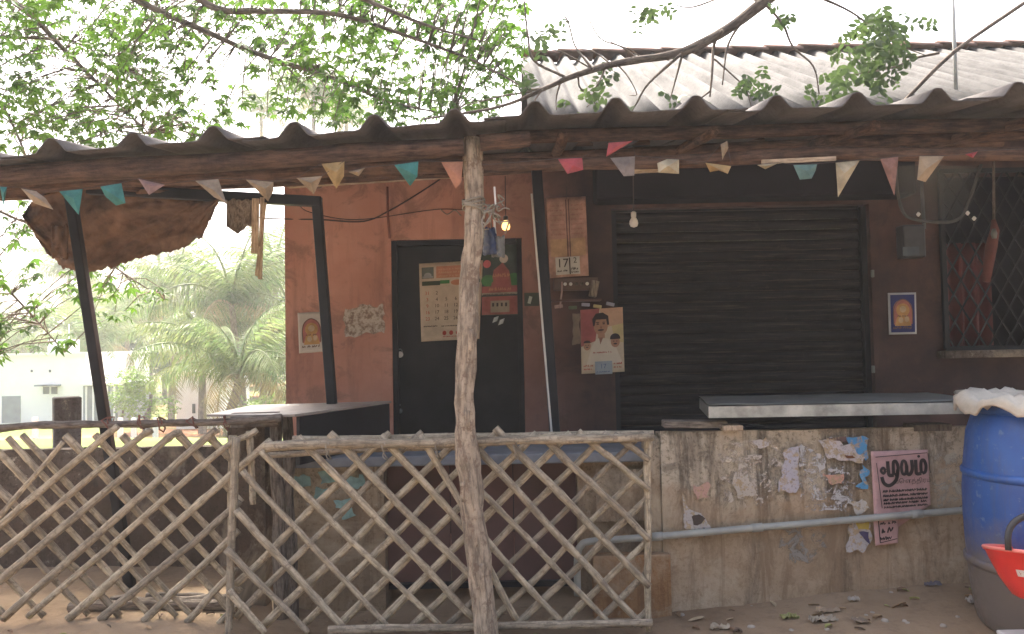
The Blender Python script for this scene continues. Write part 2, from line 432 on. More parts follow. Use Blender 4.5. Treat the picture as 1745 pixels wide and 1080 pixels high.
# ------------------------------------------------------------------ the building
YW = 5.40
YA = 3.52; YB = 5.60
edge = [(-420, 290), (-120, 282), (0, 272), (150, 258), (430, 238), (700, 213), (980, 198), (1250, 190), (1530, 178), (1745, 168), (2050, 158)]
ep = [P(a, b, YA) for a, b in edge]
def zedge(x):
    for i in range(len(ep) - 1):
        if x <= ep[i + 1].x or i == len(ep) - 2:
            return lerp(ep[i].z, ep[i + 1].z, (x - ep[i].x) / (ep[i + 1].x - ep[i].x))
SL = .155
PIT = (P(1735, 170, YA).x - P(88, 260, YA).x) / 12
XH0 = P(88, 260, YA).x
def hump(x):
    d = abs(((x - XH0) / PIT + .5) % 1 - .5) * PIT
    if d < .018: return .064 - .003 * (d / .018) ** 2
    if d < .066: return .058 * (1 - (d - .018) / .048) + .003
    return .003 * max(0, 1 - (d - .066) / .03)
def zroof(x, y): return zedge(x) + SL * (y - YA) - .018 * math.sin(math.pi * (y - YA) / (YB - YA)) * (1 if x < 0 else .6)
xc = P(486, 510, YW).x; xd0 = P(668, 560, YW).x; xd1 = P(892, 560, YW).x
xs0 = P(1045, 500, YW).x; xs1 = P(1486, 500, YW).x; xw0 = P(1607, 500, YW).x; xw1 = xw0 + 1.1; xe = xw1 + .5
zd = P(780, 407, YW).z; zs = P(1200, 352, YW).z; zsill = P(1660, 594, YW).z; zwt = P(1660, 292, YW).z
ZT = 2.60
B = thing('stall_building', 'terracotta painted stall building with black door, rolling shutter and caged window', 'building', (xc, YW, 0))
X = [xc, xd0, xd1, xs0, xs1, xw0, xw1, xe]; Z = sorted([-.1, .12, zsill, zd, zs, zwt, ZT])
mb = MB(); idx = {}
def gv(i, k):
    if (i, k) not in idx:
        idx[(i, k)] = len(mb.v); mb.v.append(Vector((X[i], YW, Z[k] if k < len(Z) - 1 else zroof(X[i], YW))))
    return idx[(i, k)]
for i in range(len(X) - 1):
    for k in range(len(Z) - 1):
        zc = (Z[k] + Z[k + 1]) / 2
        if i == 1 and .12 < zc < zd: continue
        if i == 3 and .12 < zc < zs: continue
        if i == 5 and zsill < zc < zwt: continue
        mb.f.append((gv(i, k), gv(i + 1, k), gv(i + 1, k + 1), gv(i, k + 1)))
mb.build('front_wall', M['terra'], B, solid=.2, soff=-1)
MB().box((xc + .1, 8.06, 1.30), (.2, 4.9, 2.8)).build('side_wall', M['terra'], B)
MB().box((xe - .1, 8.06, 1.30), (.2, 4.9, 2.8)).build('side_wall', M['terra'], B)
MB().box(((xc + xe) / 2, 10.61, 1.30), (xe - xc, .2, 2.8)).build('back_wall', M['terra'], B)
MB().box(((xc + xe) / 2, 7.9, .05), (xe - xc - .42, 4.5, .14)).build('floor_slab', M['concrete'], B)
MB().box(((xc + 1.0) / 2 + .0, 8.10, 2.75), (1.0 - xc + .1, 5.1, .1)).build('roof_slab', M['concrete'], B)
# door
dm = MB().box(((xd0 + xd1) / 2, YW + .09, (zd + .12) / 2), (xd1 - xd0 - .012, .04, zd - .135))
door = dm.build('door', M['door'], B, label='plain black sheet metal door')
fr = MB(); t = .035
fr.box((xd0 + t / 2 + .002, YW + .035, (zd + .12) / 2), (t, .06, zd - .13)); fr.box((xd1 - t / 2 - .002, YW + .035, (zd + .12) / 2), (t, .06, zd - .13))
fr.box(((xd0 + xd1) / 2, YW + .035, zd - t / 2 - .003), (xd1 - xd0 - 2 * t - .01, .06, t)); fr.build('frame', M['door'], door)
RX = Matrix.Rotation(R(90), 3, 'X')
for px, py, r in ((682, 604, .022), (682, 700, .017)):
    p = P(px, py, YW + .068)
    MB().lathe([(r * .8, -.004), (r, .002), (r, .012), (r * .6, .02)], p, 14, RX).build('lock', M['cord'] if r > .02 else M['grey'], door, True)
    if r > .02: MB().tube([p + Vector((math.cos(a) * .016, -.008, .012 + math.sin(a) * .026)) for a in [math.pi * i / 8 for i in range(9)]], .004, 6).build('shackle', M['grey'], door, True)
MB().box(P(676, 690, YW + .06), (.05, .012, .012)).build('bolt', M['grey'], door)
# shutter
sh = thing('shutter', None, None, ((xs0 + xs1) / 2, YW + .1, .12)); sh.parent = B; sh.location = Vector(sh.location) - ORG[B.name]
sh['label'] = 'dark steel rolling shutter pulled down'
pitch = .0705; zz = .13; k = 0; base = None
def slat_mesh():
    m = MB(); prof = [(0, 0), (-.006, .006), (-.014, .022), (-.016, .036), (-.012, .052), (-.002, .062), (.004, .066), (.004, .069)]
    for sx in (xs0 + .03, xs1 - .03):
        for y, z in prof: m.v.append(Vector((sx, YW + .1 + y, .13 + z)))
    n = len(prof); m.f = [(i, i + n, i + n + 1, i + 1) for i in range(n - 1)]; return m
while zz < zs + .02:
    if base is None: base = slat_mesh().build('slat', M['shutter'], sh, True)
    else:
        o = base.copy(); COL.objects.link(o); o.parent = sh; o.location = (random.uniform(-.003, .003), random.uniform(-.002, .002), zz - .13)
        o.rotation_euler = (0, R(random.uniform(-.08, .08)), 0)
    zz += pitch
for sx in (xs0 + .02, xs1 - .02): MB().box((sx, YW + .08, (zs + .12) / 2), (.036, .07, zs - .14)).build('guide_rail', M['steel'], sh)
MB().box(((xs0 + xs1) / 2, YW + .085, .16), (xs1 - xs0 - .09, .05, .06)).build('bottom_bar', M['steel'], sh)
for px, py in ((1487, 466), (1488, 629)): MB().box(P(px, py, YW - .012), (.018, .022, .05)).build('latch', M['tin'], sh, bevel=.004)
MB().box(((xs0 + xs1) / 2 + .05, YW - .11, zs + .17), (xs1 - xs0 + .35, .21, .3)).build('shutter_hood', M['dark'], B, bevel=.02)
# window cage with curtain
wn = thing('window', None, None, (xw0, YW, zsill)); wn.parent = B; wn.location = Vector(wn.location) - ORG[B.name]; wn['label'] = 'window caged with diamond steel mesh'
fr = MB()
for a, b in (((xw0, zsill), (xw1, zsill)), ((xw0, zwt), (xw1, zwt)), ((xw0, zsill), (xw0, zwt)), ((xw1, zsill), (xw1, zwt))):
    fr.bar((a[0], YW - .02, a[1]), (b[0], YW - .02, b[1]), .03, .03, (0, 1, 0))
fr.build('frame', M['steel'], wn)
W_, H_ = xw1 - xw0, zwt - zsill
for sgn in (1, -1):
    c = -H_ / 1.75
    q = 0
    while c < W_ + H_ / 1.75:
        # x = c' + sgn*z/1.75
        zA, zB = 0.0, H_
        xA = c if sgn > 0 else c; xB = c + sgn * H_ / 1.75
        pts = []
        def clip(xa, za, xb, zb):
            t0, t1 = 0.0, 1.0
            dx = xb - xa
            for lim, s_ in ((0, 1), (W_, -1)):
                fa, fb = (xa - lim) * s_, (xb - lim) * s_
                if fa < 0 and fb < 0: return None
                if fa < 0: t0 = max(t0, fa / (fa - fb))
                if fb < 0: t1 = min(t1, fa / (fa - fb))
            if t1 - t0 < .03: return None
            return (xa + dx * t0, za + (zb - za) * t0, xa + dx * t1, za + (zb - za) * t1)
        r_ = clip(xA, zA, xB, zB)
        if r_:
            MB().bar((xw0 + r_[0], YW - .02 - .006 * sgn, zsill + r_[1]), (xw0 + r_[2], YW - .02 - .006 * sgn, zsill + r_[3]), .010, .008, (0, 1, 0)).build('bar', M['steel'], wn)
        c += .108
MB().box(((xw0 + xw1) / 2, YW - .045, zsill - .035), (W_ + .12, .13, .05)).build('sill', M['cwall'], wn, bevel=.008)
cu = MB().grid(lambda u, v: (xw0 + .02 + u * .42, YW + .16 + .03 * math.sin(u * 26), zsill + .02 + v * .72), 40, 4)
cu.build('curtain', m_plain('red_curtain', (.13, .032, .03), .9, .3, 6), wn, True, label='dull red curtain behind the mesh', solid=.004)
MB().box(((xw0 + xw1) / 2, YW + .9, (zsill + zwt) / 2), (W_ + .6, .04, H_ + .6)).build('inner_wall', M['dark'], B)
# old plaster patch on the wall left of the door
def blob(pxs, Y, seed, th=.012, jag=.012):
    pts = [P(a, b, Y) for a, b in pxs]; out = []
    for i, p in enumerate(pts):
        q = pts[(i + 1) % len(pts)]
        for k in range(7):
            r = p.lerp(q, k / 7); out.append(r + Vector((nz(r.x * 25, r.z * 25, seed), 0, nz(r.x * 25, r.z * 25, seed + 9))) * jag * 2)
    return out
def slab(pts, th):
    m = MB(); n = len(pts); m.v = [Vector(p) for p in pts] + [Vector(p) + Vector((0, th, 0)) for p in pts]
    m.f = [tuple(range(n - 1, -1, -1)), tuple(range(n, 2 * n))] + [(i, (i + 1) % n, n + (i + 1) % n, n + i) for i in range(n)]; return m
k_ = NT('bare_patch'); p_ = k_.coord(); a_ = k_.noise(p_, 28, 6, .7)
k_.bump(a_, .8, .01); k_.out(k_.mix(k_.ramp(a_, [(.42, 1.0), (.55, 0.0)]), (.52, .44, .36), (.24, .17, .13)), .9)
slab(blob([(586, 528), (620, 521), (655, 520), (656, 545), (655, 566), (620, 569), (587, 574)], YW - .004, 3), .003).build('bare_patch', k_.m, B, label='pale rough patch where paper was torn off')
# the main roof behind
ZR = P(1200, 95, 8.0).z; ZE = ZR - 1.55; YR, YE = 8.0, 4.85
rf = thing('roof', None, None, (0, YR, ZE)); rf.parent = B; rf.location = Vector(rf.location) - ORG[B.name]; rf['label'] = 'sun bleached corrugated roof with clay ridge tiles'
xr0 = P(955, 105, YR).x - .4
def corr(x): return .046 * math.sin(2 * math.pi * x / .18)
for side, (ya, za, yb, zb) in enumerate(((YE, ZE, YR - .02, ZR - .015), (11.4, ZE - .1, YR + .02, ZR - .015))):
    for c in range(6):
        x0 = xr0 + c * .99
        m = MB().grid(lambda u, v: (x0 + u * 1.03, ya + (yb - ya) * v, za + (zb - za) * v + corr(x0 + u * 1.03) + .008 * (c % 2) + .01 * nz(c * 3, v * 2) + .012 * (1 if side else 0)), 50, 4)
        m.build('roof_sheet', M['roofsheet'], rf, True, solid=.007)
MB().poly([(xr0 + .16, YE + .5, ZE), (xr0 + .16, YR, ZR - .12), (xr0 + .16, 11.1, ZE)]).build('gable', M['pier'], rf, solid=.1)
for i in range(18):
    x = xr0 + .02 + i * .35
    m = MB().grid(lambda u, v: (x + u * .37, YR + .13 * math.cos(math.pi * v), ZR + .03 + .055 * math.sin(math.pi * v) - .025 * u + .012 * nz(i * 2.3, 1)), 2, 8)
    o = m.build('ridge_tile', M['ridge'], rf, True, solid=.014)
MB().bar((xr0 + .05, YE + .15, ZE - .06), (xr0 + 5.9, YE + .15, ZE - .06), .08, .09).build('purlin', M['pole'], rf)

# ------------------------------------------------------------------ the awning
A = thing('awning', 'low lean-to awning of ribbed grey sheets on rough poles', 'awning', (0.3, 4.4, 0))
nsheet = 0
xk = XH0 - 3 * PIT - .5 * PIT
while xk < 3.3:
    x0 = xk - .05; wd = 3 * PIT + .10; off = .009 * (nsheet % 2) + .004 * nz(nsheet * 2.7, 3)
    yo = .02 * nz(nsheet * 5.1, 7)
    m = MB().grid(lambda u, v: (x0 + u * wd, YA + yo + (YB - YA) * v + (.012 * nz(u * 9, nsheet * 3) if v == 0 else 0), zroof(x0 + u * wd, YA + (YB - YA) * v) + hump(x0 + u * wd) + off + .006 * nz(u * 5, v * 3, nsheet)), 110, 5)
    m.build('roof_sheet', M['sheet'], A, True, solid=.007)
    xk += 3 * PIT; nsheet += 1
def pole(a, b, r0, r1, mat, parent, name='beam', seed=1, amp=.02, n=16, seg=10, rough=.25, label=None):
    pts = wob(a, b, n, amp, seed); return MB().tube(pts, [lerp(r0, r1, i / n) * (1 + .10 * nz(i * .8, seed * 3)) for i in range(n + 1)], seg, rough, seed).build(name, mat, parent, True, label=label)
pole(P(-260, 318, 3.64), P(790, 250, 3.64), .052, .044, M['pole'], A, seed=3, amp=.03)
pole(P(818, 243, 3.63), P(903, 236, 3.63), .038, .036, M['pole'], A, seed=5, amp=.0, n=5)
pole(P(812, 282, 3.72), P(2000, 252, 3.72), .030, .034, M['pole'], A, seed=6, amp=.03)
pole(P(812, 236, 3.95), P(2000, 205, 3.95), .034, .034, M['pole'], A, seed=7, amp=.02)
pole(P(-330, 338, 3.80), P(790, 283, 3.80), .034, .036, M['pole'], A, seed=8, amp=.03)
for yy, s_ in ((4.45, 11), (5.1, 12)):
    pole((-3.3, yy, zroof(-3.3, yy) - .05), (3.2, yy, zroof(3.2, yy) - .05), .035, .035, M['pole'], A, 'purlin', s_, .02, 20)
for i, x in enumerate((-2.9, -2.2, -1.35, -.6, .25, .95, 1.7, 2.5)):
    pole((x, YA + .12, zroof(x, YA + .12) - .075), (x + .04, YB - .02, zroof(x, YB) - .10), .026, .030, M['pole'], A, 'rafter', 20 + i, .02, 10)
MB().bar(P(492, 316, 5.2), P(784, 298, 5.2), .035, .035).build('batten', M['palewood'], A, label='pale new batten under the sheets', bevel=.004)
MB().bar(P(1068, 293, 4.2), P(1135, 289, 4.2), .02, .02).build('batten', M['palewood'], A)
MB().bar(P(1298, 276, 3.67), P(1424, 270, 3.67), .012, .02).build('batten', M['palewood'], A)
# crooked trunk post
pp = [(803, 236), (806, 300), (808, 400), (800, 480), (797, 560), (793, 650), (793, 720), (798, 790), (806, 870), (815, 950), (822, 1020), (830, 1110)]
rr = [.043, .046, .045, .046, .046, .045, .048, .056, .054, .056, .052, .058]
pts = spl([P(a, b, 3.70) for a, b in pp], 4); rad = [r for i in range(len(rr) - 1) for r in [lerp(rr[i], rr[i + 1], k / 4) for k in range(4)]] + [rr[-1]]
for i in range(len(rad)): rad[i] *= 1 + .07 * nz(i * .6, 5)
post = MB().tube(pts, rad, 18, .30, 4).build('post', M['post'], A, True, label='crooked bare tree trunk post with peeling bark')
for q, (px, py, l_) in enumerate(((789, 820, .09), (796, 700, .07), (801, 560, .10), (812, 900, .08), (819, 960, .1))):
    a = P(px, py, 3.655)
    MB().grid(lambda u, v: a + Vector(((u - .5) * .03 * (1 - v * .4), -.006 * math.sin(u * 3), -v * l_ + .01 * nz(u * 4, q))), 3, 5).build('bark_strip', M['post'], post, True, solid=.004)
# steel posts
def sq(a, b, w_, name='post', label=None): return MB().bar(a, b, w_, w_, (0, 1, 0)).build(name, M['steel'], A, label=label, bevel=.006)
sq(P(118, 318, 4.55), P(222, 1000, 4.55), .054, label='leaning black square steel post at the open end')
sq(P(540, 342, 4.70), P(588, 985, 4.70), .056, label='black steel post by the terracotta corner')
sq(P(914, 285, 4.70), P(963, 990, 4.70), .062, label='black steel post beside the door')
MB().tube([P(906 + (960 - 906) * t, 330 + 650 * t, 4.655) for t in [i / 14 for i in range(15)]], .006, 6, .3).build('cable', M['cord'], A, True)
MB().bar(P(150, 322, 4.62), P(548, 344, 4.70), .06, .06).build('steel_rail', M['steel'], A, bevel=.005)

# ------------------------------------------------------------------ things under the awning
# sagging tarp
top = [(38, 368), (60, 340), (110, 326), (200, 322), (300, 325), (373, 338)]
bot = [(40, 372), (92, 442), (150, 464), (235, 440), (332, 412), (373, 342)]
tp = spl([Vector((a, b, 0)) for a, b in top], 10); bp = spl([Vector((a, b, 0)) for a, b in bot], 10)
def tarp(u, v):
    i = u * (len(tp) - 1); k = min(int(i), len(tp) - 2); t = i - k
    a = tp[k].lerp(tp[k + 1], t); b = bp[k].lerp(bp[k + 1], t)
    c = a.lerp(b, v)
    if v > .9: c.y += (8 * nz(u * 22, 4) + 7 * nz(u * 55, 8)) * (v - .9) / .1
    y = 4.66 + .30 * v * math.sin(math.pi * u) + .07 * math.sin(u * 15 + v * 6) * (1 - .3 * v) + .06 * nz(u * 7, v * 5, 2) + .035 * nz(u * 18 + v * 9, v * 4, 6) + .012 * nz(u * 40, v * 25, 3)
    return P(c.x, c.y, y)
MB().grid(tarp, 110, 44).build('tarp', M['tarp'], None, True, solid=.004, label='torn brown tarp sagging under the open end of the awning', cat='tarp')
MB().grid(lambda u, v: P(88 + 28 * u, 385 + 55 * v + 8 * nz(u * 5, v * 5, 3), 4.5 + .05 * nz(u * 3, v * 3)), 8, 10).build('tarp_scrap', M['tarp'], None, True, solid=.004, label='small brown rag hanging beside the leaning black post', cat='rag')
hb = thing('hanging_bundle', 'dark bundle with splintered slats hanging from the steel rail', 'bundle', P(420, 345, 4.6))
MB().grid(lambda u, v: P(386 + 46 * u, 340 + 58 * v * (1 - .5 * abs(u - .4)) + 5 * nz(u * 6, v * 6), 4.62 + .1 * math.sin(3 * u) * v), 14, 12).build('cloth', M['greywood'], hb, True, solid=.004)
for a, b, w_ in (((436, 338), (434, 432), .04), ((447, 336), (443, 476), .022), ((452, 345), (437, 470), .016)):
    MB().bar(P(*a, 4.58), P(*b, 4.60), w_, .012, (0, 1, 0)).build('slat', M['palewood'], hb)

# bunting
flags_l = [('teal', [(0, 318), (12, 319), (6, 352)]), ('beige', [(36, 321), (62, 326), (78, 338), (91, 357), (58, 346)]), ('teal', [(101, 326), (141, 322), (134, 366)]),
  ('teal', [(171, 318), (207, 312), (214, 346), (198, 350), (180, 335)]), ('pink', [(236, 305), (281, 315), (254, 332)]), ('beige', [(333, 308), (372, 305), (386, 346), (365, 336)]),
  ('tan', [(419, 306), (466, 310), (466, 325), (457, 343)]), ('tan', [(505, 303), (549, 300), (535, 331)]), ('ochre', [(548, 279), (587, 275), (586, 300), (573, 322)]),
  ('tan', [(594, 293), (622, 286), (611, 300)]), ('teal', [(672, 281), (713, 275), (711, 301), (699, 317)]), ('orange', [(752, 276), (789, 275), (786, 310), (777, 322)])]
flags_r = [('red', [(951, 271), (992, 269), (994, 289), (967, 296)]), ('red', [(1037, 243), (1078, 240), (1033, 267)]), ('grey', [(1040, 269), (1082, 266), (1081, 299), (1063, 300)]),
  ('cream', [(1120, 278), (1137, 271), (1157, 272), (1157, 296), (1122, 294)]), ('tan', [(1228, 246), (1239, 240), (1241, 252), (1231, 272)]), ('ochre', [(1202, 277), (1246, 283), (1240, 296), (1225, 290), (1210, 293)]),
  ('cream', [(1290, 281), (1326, 278), (1304, 288)]), ('jade', [(1352, 281), (1392, 280), (1390, 290), (1383, 304), (1363, 306)]), ('cream', [(1424, 277), (1465, 273), (1428, 336)]),
  ('rust', [(1500, 271), (1531, 267), (1524, 333)]), ('tan', [(1567, 266), (1609, 266), (1577, 310), (1563, 306)]), ('red', [(1645, 263), (1666, 258), (1658, 269)])]
FC = dict(teal=(.05, .32, .28), jade=(.18, .33, .28), beige=(.52, .40, .28), tan=(.52, .36, .20), ochre=(.66, .42, .14), orange=(.62, .25, .12), pink=(.58, .33, .28), red=(.62, .075, .085), grey=(.34, .27, .23), cream=(.66, .54, .33), rust=(.48, .22, .15))
FM = {k: m_paper('flag_' + k, tuple(.78 * (x * .85 + .15 * sum(c) / 3) for x in c), .45, .2) for k, c in FC.items()}
def bunting(flags, label, ends):
    t = thing('bunting', label, 'bunting', P(*ends[0], 3.58))
    tops = [ends[0]]
    for i, (c, pl) in enumerate(flags):
        Y = 3.555 + .012 * (i % 3)
        ctr = sum((Vector((a, b)) for a, b in pl), Vector((0, 0))) / len(pl)
        m = MB(); n = len(pl)
        cv = P(ctr.x, ctr.y, Y - .018 - .012 * random.random())
        m.v = [cv] + [P(a, b, Y + (.0 if b < ctr.y else random.uniform(-.02, .02))) for a, b in pl]
        m.f = [(0, 1 + k, 1 + (k + 1) % n) for k in range(n)]
        m.build('flag', FM[c], t, solid=.0012, label='%s paper flag' % c)
        ts = sorted(pl, key=lambda q: q[1])[:2]; ts.sort(); tops += ts
    tops.append(ends[1]); tops.sort()
    MB().tube([P(a, b - 1, 3.575) for a, b in tops], .0014, 5).build('string', M['wire'], t, True)
bunting(flags_l, 'faded paper bunting along the open left stretch of the eave', [(-60, 316), (790, 272)])
bunting(flags_r, 'faded paper bunting along the eave over the shutter', [(822, 282), (1790, 252)])

# ------------------------------------------------------------------ lattice fences
def stick(a, b, Y, r, parent, seed, mid=None, mat='bamboo', name='stick'):
    pa, pb = P(*a, Y), P(*b, Y)
    if mid: base = spl([pa, P(*mid, Y), pb], 6); n = len(base) - 1
    else: n = 12; base = [pa.lerp(pb, i / n) for i in range(n + 1)]
    L = (pb - pa).length; pts = []
    for i, p in enumerate(base):
        t = i / n; q = Vector((nz(t * 3, seed * 3.7), .5 * nz(t * 3, seed * 3.7, 20), nz(t * 3, seed * 3.7, 40)))
        pts.append(p + q * .011 * min(1, L))
    out, rad = [], []
    nodes = max(2, round(L / .17)); ph = random.random(); vr = random.uniform(.78, 1.06)
    N = 26
    for i in range(N + 1):
        t = i / N * n; k = min(int(t), n - 1); out.append(pts[k].lerp(pts[k + 1], t - k))
        f = (i / N * nodes + ph) % 1
        rad.append(r * .97 * vr * (1.10 - .18 * i / N) * (1 + (.13 if f < .10 else 0) + .06 * nz(i * .7, seed)))
    return MB().tube(out, rad, 8, .14, seed, .75).build(name, M[mat], parent, True)
F1 = thing('lattice_fence', 'rough stick lattice fence with a twisted branch for a top rail', 'fence', P(200, 1060, 3.98))
def ext(a, b, x): t = (x - b[0]) / (a[0] - b[0]); return (x, b[1] + (a[1] - b[1]) * t)
front = [((-60, 950), (107, 754)), ((-40, 930), (200, 726), (148, 768)), ((-60, 992), (259, 733), (207, 770)), ((-60, 1043), (307, 735), (259, 770)), ((4, 1054), (370, 733), (333, 763)),
  ((48, 1051), (437, 733), (355, 786)), ((115, 1055), (462, 750)), ((170, 1058), (410, 856)), ((244, 1058), (406, 904)), ((318, 1061), (402, 967)), ((372, 1063), (408, 1025))]
for i, s_ in enumerate(front): stick(s_[0], s_[1], 3.94, .0185 if i else .013, F1, i + 1, s_[2] if len(s_) > 2 else None)
k = 0
for x0 in (-280, -215, -140, -88, -32, 12, 38, 112, 160, 208, 305, 355):   # sticks of the rear layer run down to the right
    y0 = 742 if x0 not in (12,) else 745
    a = (x0, y0); slope = 1.06 + .03 * nz(x0 * .1, 3)
    yb = 1050; b = (x0 + (yb - y0) / slope, yb)
    if b[0] > 412: b = (412, y0 + (412 - x0) * slope)
    if a[0] < -70: a = (-70, y0 + (-70 - x0) * slope)
    if a[1] > 1000: continue
    stick(a, b, 3.985, .0195, F1, 30 + k); k += 1
rail = spl([P(a, b, 3.965) for a, b in ((-70, 738), (28, 727), (90, 724), (180, 723), (240, 722), (310, 720), (380, 719), (430, 715), (480, 712))], 5)
MB().tube(rail, [.019 * (1 + .18 * nz(i * .5, 2)) for i in range(len(rail))], 9, .35, 9).build('top_rail', M['greywood'], F1, True, label='twisted grey branch top rail')
for i, px in enumerate((185, 240, 275, 330, 385)):
    q = P(px, 718, 3.955); MB().tube([q + Vector((.03 * nz(i, k * .5) + .012 * math.cos(k), -.028 * math.cos(k * .8), .03 * math.sin(k * .8) + .03 * nz(k * .4, i, 4) - .01)) for k in range(14)], .004, 5).build('tie', m_plain('tie_cord', (.17, .075, .055), .9) if i == 0 else bpy.data.materials['tie_cord'], F1, True)
stick((398, 742), (392, 1075), 3.99, .022, F1, 71, name='stile')
stick((425, 735), (432, 860), 3.97, .018, F1, 72, name='stile')

F2 = thing('lattice_fence', 'squared stick lattice panel with straight rails leaning at the trunk post', 'fence', P(750, 1075, 3.83))
fr2 = [((389, 1006), (452, 1078)), ((385, 936), (526, 1078)), ((402, 869), (593, 1078)), ((413, 802), (663, 1069)), ((444, 769), (748, 1065)), ((508, 745), (807, 1054)), ((561, 739), (812, 992)),
  ((648, 742), (881, 1056), (792, 902)), ((716, 742), (959, 1061), (825, 915)), ((806, 822), (1037, 1062)), ((806, 756), (1096, 1066)), ((845, 730), (1107, 998)), ((930, 748), (1107, 920)), ((985, 735), (1107, 835)), ((1046, 740), (1107, 784))]
for i, s_ in enumerate(fr2): stick(s_[0], s_[1], 3.80, .0185 + .002 * nz(i * 1.7, 2), F2, 90 + i, s_[2] if len(s_) > 2 else None)
k = 0
for xb in range(330, 1640, 62):
    xb2 = xb + 14 * nz(xb * .05, 1); a = (xb2, 1066); sl = .985 + .05 * nz(xb * .03, 8)
    yt = 737; b = (xb2 + (1066 - yt) / sl - 0, yt)
    if b[0] > 1106: b = (1106, 1066 - (1106 - xb2) * sl)
    if a[0] < 402: a = (402, 1066 - (402 - xb2) * sl)
    if a[1] < b[1] + 25 or a[0] > 1100 or a[1] > 1070: continue
    stick(a, b, 3.845, .0185, F2, 130 + k); k += 1
stick((452, 761), (1114, 744), 3.775, .0225, F2, 170, name='rail')
stick((500, 749), (1114, 738), 3.87, .020, F2, 171, name='rail')
stick((455, 775), (800, 762), 3.875, .016, F2, 172, name='rail')
stick((560, 1074), (1112, 1060), 3.775, .0215, F2, 173, name='rail')
stick((402, 745), (388, 1090), 3.82, .020, F2, 174, name='stile')
stick((1104, 735), (1105, 1075), 3.82, .019, F2, 175, name='stile')
for i, px in enumerate((655, 877, 745, 560)):
    q = P(px, 757, 3.80); MB().tube([q + Vector((.010 * math.cos(k * .7) + .004 * k / 6, -.05 * abs(math.cos(k * .5)), .03 * math.sin(k * .5) - .004 * k)) for k in range(16)], .0028, 5).build('tie', M['twine'], F2, True)

# ------------------------------------------------------------------ the counter
YC = 4.15
zc = P(1300, 733, YC).z
xc0 = P(1128, 850, YC).x
def rough_wall(x0, x1, y, z0, z1, th, seed, rag=.012):
    m = MB()
    def fn(u, v):
        x = lerp(x0, x1, u); z = lerp(z0, z1, v)
        if v == 1: z += rag * nz(x * 7, seed) 
        return (x, y + .010 * nz(x * 3, z * 3, seed) + .005 * nz(x * 12, z * 12, seed), z)
    n = max(8, int((x1 - x0) / .03)); m.grid(fn, n, 30); return m
cw = thing('counter_wall', 'stained peeling plaster counter wall plastered with torn bills', 'wall', (xc0 + 1.2, YC, 0))
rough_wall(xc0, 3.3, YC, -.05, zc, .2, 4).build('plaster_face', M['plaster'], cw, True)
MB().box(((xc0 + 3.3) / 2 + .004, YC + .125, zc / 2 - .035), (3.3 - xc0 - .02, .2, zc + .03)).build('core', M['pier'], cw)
MB().box((xc0 - .03, YC + .12, zc / 2 - .02), (.07, .22, zc - .02)).build('end_pier', M['pier'], cw, bevel=.01)
# left counter: pier, opening closed with maroon board, second pier, slab
CL = thing('counter', 'low counter with plaster piers and a maroon board in its opening', 'counter', P(820, 1000, 4.35))
zl = P(850, 772, 4.22).z
xa, xb_, xcx, xdd = P(492, 900, 4.32).x, P(655, 900, 4.32).x, P(986, 900, 4.32).x, P(1128, 900, 4.32).x
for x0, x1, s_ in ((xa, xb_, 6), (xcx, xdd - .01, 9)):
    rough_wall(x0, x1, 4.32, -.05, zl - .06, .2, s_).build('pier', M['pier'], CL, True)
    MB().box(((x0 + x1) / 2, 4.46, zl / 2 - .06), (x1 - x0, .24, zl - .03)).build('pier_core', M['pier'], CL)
MB().box(((xa + xdd) / 2, 4.45, zl - .033), (xdd - xa + .0, .46, .055)).build('slab', M['grey'], CL, bevel=.008, label='grey slab counter top')
zbm = P(820, 992, 4.42).z
for i in range(3):
    x0 = lerp(xb_, xcx, i / 3); x1 = lerp(xb_, xcx, (i + 1) / 3)
    MB().box(((x0 + x1) / 2, 4.43 + .004 * (i % 2), (zbm + zl - .06) / 2), (x1 - x0 - .004, .02, zl - .065 - zbm)).build('board', M['maroon'], CL, bevel=.003)
MB().bar((xb_ + .01, 4.40, zbm - .005), (xcx - .01, 4.40, zbm - .005), .03, .03).build('bottom_rail', M['steel'], CL)
for px, py, r_ in ((512, 820, .03), (560, 813, .035), (606, 822, .035), (585, 860, .03), (545, 840, .025), (592, 875, .022)):     # old paint smears
    slab(blob([(px - r_ * 500, py - r_ * 260), (px + r_ * 450, py - r_ * 320), (px + r_ * 520, py + r_ * 250), (px - r_ * 380, py + r_ * 330)], 4.300, px), .002).build('paint_smear', paint('smear_green', (.26, .40, .36), .4), CL)
MB().box(P(1078, 1002, 4.10) + Vector((0, .04, -.05)), (.40, .07, .43)).build('board_panel', M['plywood'], None, bevel=.006, label='orange stained board propped against the wall foot by the fence end', cat='board')
rough_wall(P(1070, 850, 4.28).x - .17, P(1120, 850, 4.28).x, 4.285, .45, zl - .10, .05, 31).build('loose_plaster', M['plaster'], CL, True)

# pipe
pv = thing('drain_pipe', 'thin grey plastic pipe fixed along the peeling wall', 'pipe', P(1110, 915, 4.10))
run = [(1760, 860), (1562, 876), (1400, 890), (1290, 899), (1110, 915), (1010, 922)]
MB().tube(spl([P(a, b, 4.105) for a, b in run] + [P(990, 930, 4.11), P(984, 950, 4.12), P(984, 1015, 4.12)], 5), .0185, 12).build('tube', M['pvc'], pv, True)
for px, py in ((1290, 899), (1562, 876), (1120, 914)):
    MB().tube([P(px - 9, py + .8, 4.105), P(px + 9, py - .8, 4.105)], .0225, 12).build('coupling', M['pvc'], pv, True)
for px, py in ((1200, 907), (1450, 886), (1640, 869)):
    MB().tube([P(px, py, 4.105) + Vector((0, .024 * math.cos(a), .022 * math.sin(a))) for a in [R(q) for q in range(-100, 110, 20)]], .003, 5).build('clip', M['tin'], pv, True)

